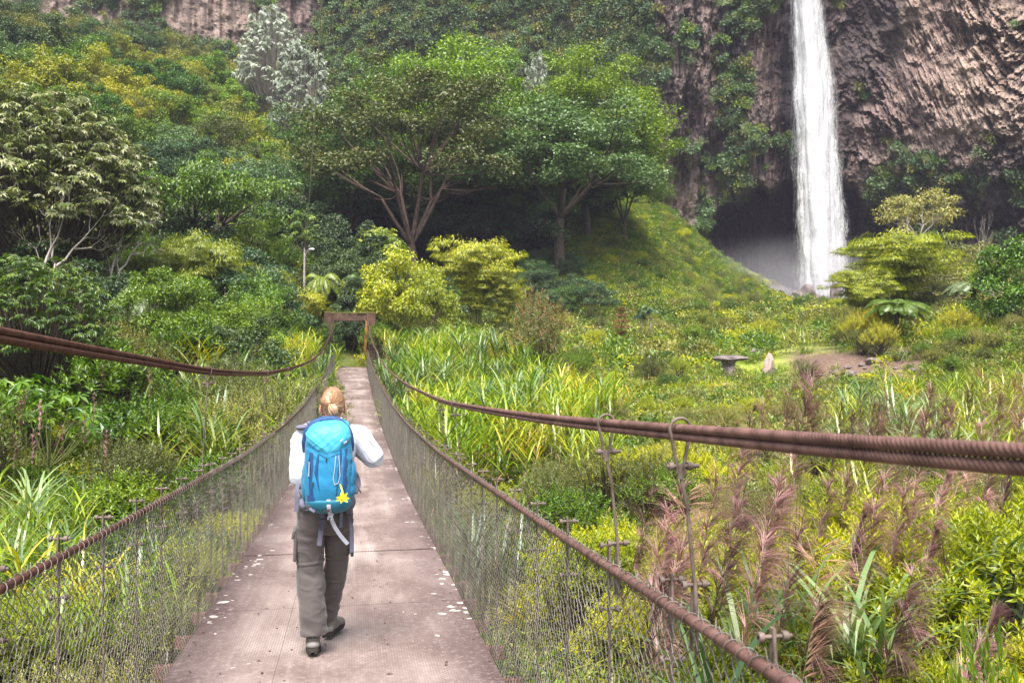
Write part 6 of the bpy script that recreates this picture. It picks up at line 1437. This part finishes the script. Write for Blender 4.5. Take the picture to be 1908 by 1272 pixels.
# --- boots
def boot(name, loc, rot):
    e = link(name, None, person); R = rotm('Z', rot[1])@rotm('X', rot[0]); loc = np.array(loc)
    def fin(mb_, vx, sm): V, Fq, Nn = fused(mb_, vx, sm); return V, Fq
    mb = MB(); ball(mb, (0, 0.045, 0.055), (0.040, 0.055, 0.052), 20); ball(mb, (0, 0.13, 0.050), (0.043, 0.085, 0.042), 20); ball(mb, (0.003, 0.215, 0.042), (0.046, 0.065, 0.034), 20); limb(mb, [(0, 0.05, 0.06), (0, 0.045, 0.12), (0, 0.035, 0.20)], [0.046, 0.047, 0.050])
    V, Fq = fin(mb, 0.005, 3); MB().add(V@R.T+loc, Fq).build('upper', M_BOOT, e, smooth=True)
    mb = MB(); n = 36; t = np.linspace(0, 1, n); yy = -0.012+0.30*t; hw = 0.038+0.010*np.sin(np.clip((t-0.35)/0.6, 0, 1)*PI); hw *= np.clip(np.sin(np.clip(t, 0.0, 1)*PI)*3.2, 0, 1)**0.45; hw = np.maximum(hw, .003)
    for k, (z0, z1, gr) in enumerate(((0.006, 0.030, 1.0),)):
        for z in (z0, z1):
            pass
        L_ = np.stack([-hw*1.04, yy, 0*yy], 1); Rr = np.stack([hw*1.04, yy, 0*yy], 1); ring = np.concatenate([L_, Rr[::-1]]); m_ = len(ring)
        rise = np.concatenate([0.018*np.clip((t-.75)/.25, 0, 1)**2, (0.018*np.clip((t-.75)/.25, 0, 1)**2)[::-1]])
        rows = [ring*np.array([.97, 1, 1])+np.stack([0*rise, 0*rise, z0+rise], 1), ring+np.stack([0*rise, 0*rise, z0+0.006+rise], 1), ring*np.array([.98, 1, 1])+np.stack([0*rise, 0*rise, z1+rise], 1)]
        V = np.concatenate(rows); mb.add(V, grid_faces(3, m_, True)); 
        for row in (0, 2): mb.add(np.vstack([rows[row], rows[row].mean(0)]), [[m_, q, (q+1) % m_] for q in range(m_)])
    so = MB(); so.add(mb.V[0]@R.T+loc, mb.F[0])
    for V_2, F_2 in zip(mb.V[1:], mb.F[1:]): so.add(V_2@R.T+loc, F_2-F_2.min())
    for q in range(9):
        yq = 0.005+q*0.031; w_ = float(np.interp(yq, yy, hw))
        for s in (-1, 1): box(so, R@np.array([s*w_*0.62, yq, 0.002+0.018*max(0, (yq-.213)/.075)**2])+loc, (w_*0.6, 0.016, 0.012), rot=R)
    so.build('sole', M_SOLE, e)
    mb = MB(); ball(mb, (0, 0.028, 0.052), (0.044, 0.046, 0.030), 20); ball(mb, (0.002, 0.235, 0.036), (0.047, 0.052, 0.020), 20)
    V, Fq = fin(mb, 0.005, 2); MB().add(V@R.T+loc, Fq).build('rubber_guard', M_BOOTG, e, smooth=True)
    mb = MB(); box(mb, R@np.array([0, -0.007, 0.12])+loc, (0.016, 0.006, 0.05), rot=R, bev=0.002); box(mb, R@np.array([0, 0.0, 0.085])+loc, (0.05, 0.02, 0.010), rot=R, bev=0.003); mb.build('pull_tab', M_BOOTG, e)
# toes of the rear boot on the deck, heel lifted
boot('boot', (-0.072, -0.095, 0.030), (-0.26, 0.02)); 
boot('boot', (0.0, 0.30, 0.004), (0.0, -0.35))
# shift rear boot so that its toe touches
# --- backpack
pack = empty('backpack', (PX, PYY, DZ), 0, label='blue hiking backpack with grey straps worn by the hiker', category='backpack')
BX = 0.030
def pack_part(name, rings, mat, vx=0.005, fold=0.0, seed=1, parent=pack, kx=6, kz=12, slope=1.2):
    mb = MB(); loft(mb, rings, 48); V, Fq, Nn = fused(mb, vx, 3)
    if fold: V = folds(V, Nn, fold, seed, kx, kz, slope)
    return MB().add(V, Fq).build(name, mat, parent, smooth=True)
body_r = [(0.958, BX, -0.20, 0.085, 0.060, 2.5), (0.985, BX, -0.215, 0.125, 0.095, 2.7), (1.04, BX, -0.225, 0.138, 0.112, 2.8), (1.14, BX, -0.23, 0.145, 0.118, 2.8), (1.25, BX, -0.23, 0.146, 0.116, 2.8), (1.36, BX, -0.222, 0.140, 0.108, 2.8), (1.43, BX, -0.21, 0.130, 0.095, 2.8), (1.46, BX, -0.20, 0.10, 0.07, 2.5)]
pack_part('main_bag', body_r, M_CYAN, 0.005, 0.0065, 301)
pack_part('bottom_panel', [(0.952, BX+.004, -0.205, 0.080, 0.060, 2.4), (0.970, BX, -0.216, 0.118, 0.092, 2.6), (1.0, BX, -0.226, 0.136, 0.112, 2.7), (1.035, BX, -0.232, 0.141, 0.117, 2.7), (1.048, BX, -0.23, 0.135, 0.111, 2.7)], M_TEAL, 0.005, 0.003, 305)
# lid: tilted cap with a pointed lower flap
mb = MB(); loft(mb, [(1.325, BX+.01, -0.255, 0.055, 0.075, 2.2), (1.36, BX, -0.245, 0.105, 0.100, 2.4), (1.42, BX, -0.235, 0.132, 0.112, 2.6), (1.475, BX, -0.215, 0.128, 0.112, 2.5), (1.51, BX+.004, -0.195, 0.110, 0.095, 2.3), (1.528, BX+.006, -0.18, 0.07, 0.06, 2.1)], 48)
V, Fq, Nn = fused(mb, 0.005, 3); V = folds(V, Nn, 0.0075, 311, 10, 14, 1.6); V = folds(V, Nn, 0.003, 317, 22, 30, -1.2); MB().add(V, Fq).build('lid', M_LCYAN, pack, smooth=True)
mb = MB()   # navy hood band round the lid
P = [(-0.112, -0.20, 1.335), (-0.118, -0.225, 1.40), (-0.103, -0.235, 1.465), (-0.055, -0.225, 1.515), (0.0, -0.215, 1.535), (BX+.03, -0.212, 1.536), (0.105, -0.22, 1.515), (0.155, -0.235, 1.465), (0.172, -0.225, 1.40), (0.168, -0.20, 1.335)]
t = np.linspace(0, 9, 50); Pi = np.array([[np.interp(q, range(10), [p[c] for p in P]) for c in range(3)] for q in t]); tube(mb, Pi, 0.024*np.sin(np.clip(t/9, .12, .88)*PI)**.3, 12); ball(mb, (BX+.01, -0.13, 1.50), (0.115, 0.055, 0.038), 20)
V, Fq, Nn = fused(mb, 0.005, 3); MB().add(folds(V, Nn, 0.003, 321, 20, 30, 1), Fq).build('lid_band', M_NAVY, pack, smooth=True)
# navy side panels and corner wedges lying on the back face
def strip(name, pts, w, mat, th=0.006, parent=pack, y0=None, off=0.004):
    """flat shape that hugs the back face of the bag, pts in (x, z)"""
    pts = np.array(pts, float); n = 24; t = np.linspace(0, len(pts)-1, n); X_ = np.interp(t, range(len(pts)), pts[:, 0]); Z_ = np.interp(t, range(len(pts)), pts[:, 1]); Wd = np.interp(t, np.linspace(0, n-1, len(w))/(n-1)*(len(pts)-1), w)
    br = np.array(body_r); mb = MB(); rows = []
    for x, z, q in zip(X_, Z_, Wd):
        r = []
        for f in np.linspace(-1, 1, 7):
            xx = x+f*q; cx = np.interp(z, br[:, 0], br[:, 1]); cy = np.interp(z, br[:, 0], br[:, 2]); rx = np.interp(z, br[:, 0], br[:, 3]); ry = np.interp(z, br[:, 0], br[:, 4])
            k = np.clip(abs((xx-cx)/rx), 0, 0.995); yy = cy-ry*(1-k**2.8)**(1/2.8); r.append((xx, yy-off-th*(1-f*f), z))
        rows.append(r)
    rows = np.array(rows); mb.add(rows.reshape(-1, 3), grid_faces(n, 7)[:, ::-1]); b = rows.copy(); b[..., 1] += 0.012; mb.add(b.reshape(-1, 3), grid_faces(n, 7)); return mb.build(name, mat, parent, smooth=True)
strip('side_panel', [(-0.070, 1.34), (-0.082, 1.22), (-0.070, 1.08), (-0.062, 1.02)], [0.012, 0.022, 0.018, 0.030], M_NAVY)
strip('side_panel', [(-0.028, 1.33), (-0.042, 1.22), (-0.022, 1.11)], [0.006, 0.011, 0.004], M_NAVY)
strip('side_panel', [(0.108, 1.36), (0.098, 1.22), (0.080, 1.08)], [0.008, 0.011, 0.005], M_NAVY)
strip('side_panel', [(0.140, 1.36), (0.135, 1.24), (0.130, 1.10), (0.125, 1.03)], [0.010, 0.016, 0.020, 0.026], M_NAVY)
strip('corner_panel', [(-0.095, 1.08), (-0.088, 1.02), (-0.07, 0.99)], [0.012, 0.030, 0.034], M_NAVY, off=0.006)
strip('front_seam', [(-0.02, 1.335), (0.01, 1.315), (0.03, 1.308), (0.06, 1.322), (0.09, 1.335)], [0.004, 0.004, 0.004], M_TEAL)
mb = MB(); ball(mb, (0.168, -0.215, 1.165), (0.032, 0.075, 0.115), 24, rotm('Y', 0.08)); ball(mb, (0.160, -0.215, 1.10), (0.038, 0.078, 0.065), 24); V, Fq, Nn = fused(mb, 0.005, 3); MB().add(folds(V, Nn, 0.005, 331, 20, 18, 1.4), Fq).build('side_pocket', M_CYAN, pack, smooth=True)
mb = MB(); ball(mb, (-0.112, -0.215, 1.14), (0.024, 0.07, 0.12), 24); V, Fq, Nn = fused(mb, 0.005, 3); MB().add(folds(V, Nn, 0.004, 335, 20, 18, 1.4), Fq).build('side_pocket', M_CYAN, pack, smooth=True)
# straps and buckles
def web(name, pts, w, mat, th=0.0022, parent=pack, face=(0, -1, 0)):
    pts = np.array(pts, float); n = 26; t = np.linspace(0, len(pts)-1, n); i = np.clip(np.floor(t).astype(int), 0, len(pts)-2); f = (t-i)[:, None]; p0 = pts[np.maximum(i-1, 0)]; p1 = pts[i]; p2 = pts[i+1]; p3 = pts[np.minimum(i+2, len(pts)-1)]
    P = 0.5*((2*p1)+(-p0+p2)*f+(2*p0-5*p1+4*p2-p3)*f**2+(-p0+3*p1-3*p2+p3)*f**3); T = unit(np.gradient(P, axis=0)); fc = np.array(face, float); S = unit(np.cross(T, fc)); Nn = unit(np.cross(S, T))
    V = np.stack([P-S*w/2-Nn*th/2, P+S*w/2-Nn*th/2, P+S*w/2+Nn*th/2, P-S*w/2+Nn*th/2], 1); mb = MB(); mb.add(V.reshape(-1, 3), grid_faces(n, 4, True)); mb.add(V[0], [[0, 1, 2, 3]]); mb.add(V[-1], [[3, 2, 1, 0]]); return mb.build(name, mat, parent)
def buckle(c, s=1.0, rot=None, parent=pack, mat=None):
    mb = MB(); R = np.eye(3) if rot is None else rot
    box(mb, np.array(c), (0.030*s, 0.010, 0.026*s), rot=R, bev=0.003)
    for q in (-1, 1): box(mb, np.array(c)+R@np.array([q*0.013*s, 0, -0.020*s]), (0.007*s, 0.008, 0.024*s), rot=R@rotm('Y', q*0.25), bev=0.002)
    box(mb, np.array(c)+R@np.array([0, 0, 0.017*s]), (0.034*s, 0.008, 0.006), rot=R, bev=0.002); return mb.build('buckle', mat or M_PLAS, parent, smooth=False)
web('bottom_strap', [(0.033, -0.345, 1.055), (0.036, -0.345, 1.0), (0.045, -0.300, 0.945), (0.065, -0.27, 0.88), (0.105, -0.25, 0.81), (0.150, -0.235, 0.752)], 0.024, M_WEBL)
buckle((0.046, -0.30, 0.945), 0.9, rotm('Y', 0.3), mat=M_WEBL)
web('hanging_strap', [(-0.015, -0.19, 0.975), (-0.010, -0.185, 0.90), (-0.018, -0.175, 0.83), (-0.030, -0.170, 0.735)], 0.030, M_WEB); buckle((-0.008, -0.195, 0.885), 1.4, rotm('Y', -0.1))
web('hanging_strap', [(0.145, -0.16, 0.985), (0.165, -0.155, 0.90), (0.172, -0.15, 0.82), (0.172, -0.15, 0.68)], 0.022, M_WEB); buckle((0.166, -0.162, 0.905), 1.1)
web('hanging_strap', [(0.11, -0.16, 0.97), (0.108, -0.15, 0.91), (0.105, -0.15, 0.84)], 0.022, M_WEB)
mb = MB()   # hip belt wing
for s, yy_ in ((1, 0),): ball(mb, (0.155, -0.10, 0.985), (0.042, 0.10, 0.055), 20, rotm('Y', 0.5))
V, Fq, Nn = fused(mb, 0.005, 2); MB().add(V, Fq).build('hip_belt', M_WEB, pack, smooth=True)
mb = MB(); ball(mb, (-0.125, -0.09, 0.985), (0.035, 0.09, 0.045), 20, rotm('Y', -0.5)); V, Fq, Nn = fused(mb, 0.005, 2); MB().add(V, Fq).build('hip_belt', M_WEB, pack, smooth=True)
web('hip_belt', [(-0.145, -0.06, 1.0), (-0.165, 0.02, 1.0), (-0.14, 0.09, 1.0), (-0.05, 0.135, 0.99), (0.05, 0.135, 0.99), (0.14, 0.09, 1.0), (0.17, 0.02, 1.0), (0.16, -0.06, 1.0)], 0.035, M_WEB, face=(0, 0, 1))
buckle((-0.082, -0.315, 1.005), 1.0, rotm('Y', 1.3)); web('side_strap', [(-0.11, -0.24, 1.01), (-0.085, -0.315, 1.0), (-0.05, -0.33, 0.98)], 0.016, M_WEB)
web('hanging_strap', [(-0.165, -0.10, 1.12), (-0.172, -0.12, 1.06), (-0.172, -0.12, 0.99), (-0.178, -0.12, 0.945)], 0.024, M_WEB)
for s, sx in ((-1, -0.115), (1, 0.165)):   # shoulder straps
    web('shoulder_strap', [(BX+s*0.06, -0.115, 1.46), (sx*0.75+.01, -0.06, 1.502), (sx*0.8, 0.02, 1.497), (sx*0.85, 0.095, 1.44), (sx*0.85, 0.125, 1.33), (sx*0.95, 0.125, 1.20), (sx*1.25, 0.05, 1.10), (sx*1.1, -0.10, 1.05)], 0.055, M_WEB, 0.010, face=(0, 0.5, -1))
mb = MB(); ball(mb, (-0.135, -0.035, 1.475), (0.05, 0.06, 0.017), 16, rotm('Y', -0.08)); mb.build('strap_pad', M_WEB, pack, smooth=True)
# elastic cord and zip pulls
mb = MB(); P = [(0.078, -0.352, 1.325), (0.072, -0.356, 1.25), (0.062, -0.356, 1.18), (0.072, -0.357, 1.145), (0.092, -0.352, 1.155), (0.103, -0.352, 1.20), (0.100, -0.350, 1.27), (0.096, -0.350, 1.325)]; tube(mb, P, 0.0028, 6); mb.build('elastic_cord', M_WEBL, pack)
mb = MB(); tube(mb, [(0.165, -0.25, 1.29), (0.185, -0.27, 1.22), (0.19, -0.27, 1.15), (0.215, -0.27, 1.105), (0.228, -0.27, 1.085)], 0.0022, 5); tube(mb, [(0.222, -0.27, 1.095), (0.231, -0.27, 1.078)], 0.005, 6); mb.build('elastic_cord', M_SOLE, pack)
for (x, z, a_) in ((-0.083, 1.295, 0.1), (-0.085, 1.195, 0), (0.112, 1.418, 0.9), (0.135, 1.402, 1.0), (-0.06, 1.155, 0), (0.172, 1.285, 0.2), (0.02, 1.300, 0.1)):
    mb = MB(); box(mb, (x, -0.352 if abs(x-BX) < 0.1 else -0.325, z), (0.008, 0.008, 0.022), rot=rotm('Y', a_), bev=0.002); mb.build('zip_pull', M_WEBL if z > 1.35 else M_SOLE, pack)
mb = MB(); tube(mb, [(-0.083, -0.345, 1.29), (-0.086, -0.35, 1.20)], 0.003, 5); mb.build('zip', M_WEBL, pack)
mb = MB(); box(mb, (0.025, -0.343, 0.985), (0.035, 0.004, 0.010), bev=0.001); mb.build('label_patch', M_SOLE, pack)
# --- yellow cloth flower hanging on the pack
fl = empty('flower_charm', (PX, PYY, DZ), 0, label='yellow star shaped flower charm dangling from the backpack', category='charm')
fc = np.array([0.118, -0.385, 1.075]); mb = MB()
for q in range(6):
    a_ = q*PI/3+0.3; d = np.array([math.cos(a_), -0.25+0.15*math.sin(q*2), math.sin(a_)*0.55-0.35]); d = unit(d); S = unit(np.cross(d, [0, 1, 0])); L_ = 0.045+0.006*math.sin(q*3)
    mb.add([fc, fc+d*L_*0.5+S*0.011+[0, -0.006, 0], fc+d*L_, fc+d*L_*0.5-S*0.011+[0, -0.006, 0], fc+d*L_*0.5+[0, 0.006, 0]], [[0, 1, 2], [0, 2, 3], [0, 4, 2], [0, 1, 4], [1, 2, 4], [3, 4, 2], [0, 3, 4]])
mb.build('petals', M_YEL, fl)
mb = MB(); tube(mb, [fc+[0, 0, -0.01], fc+[-0.002, 0, 0.02], fc+[0.0, 0.005, 0.035]], [0.016, 0.010, 0.004], 8); tube(mb, [fc+[0, 0, 0.03], (0.108, -0.368, 1.125), (0.103, -0.36, 1.150)], 0.002, 5); tube(mb, [fc+[0.004, 0, 0.03], (0.114, -0.37, 1.13), (0.103, -0.36, 1.150)], 0.002, 5); mb.build('tube', M_YEL, fl, smooth=True)
# ------------------------------------------------------------------ haze
m, nt, out = newmat('haze')
pv = nt.nodes.new('ShaderNodeVolumePrincipled'); pv.inputs['Color'].default_value = (0.80, 0.78, 1.0, 1); pv.inputs['Density'].default_value = 0.0002
nt.links.new(pv.outputs[0], out.inputs['Volume'])
mb = MB(); box(mb, (0, 60, 62), (2200, 2200, 150)); mb.build('haze', m, kind='stuff', label='thin bluish haze in the valley air')
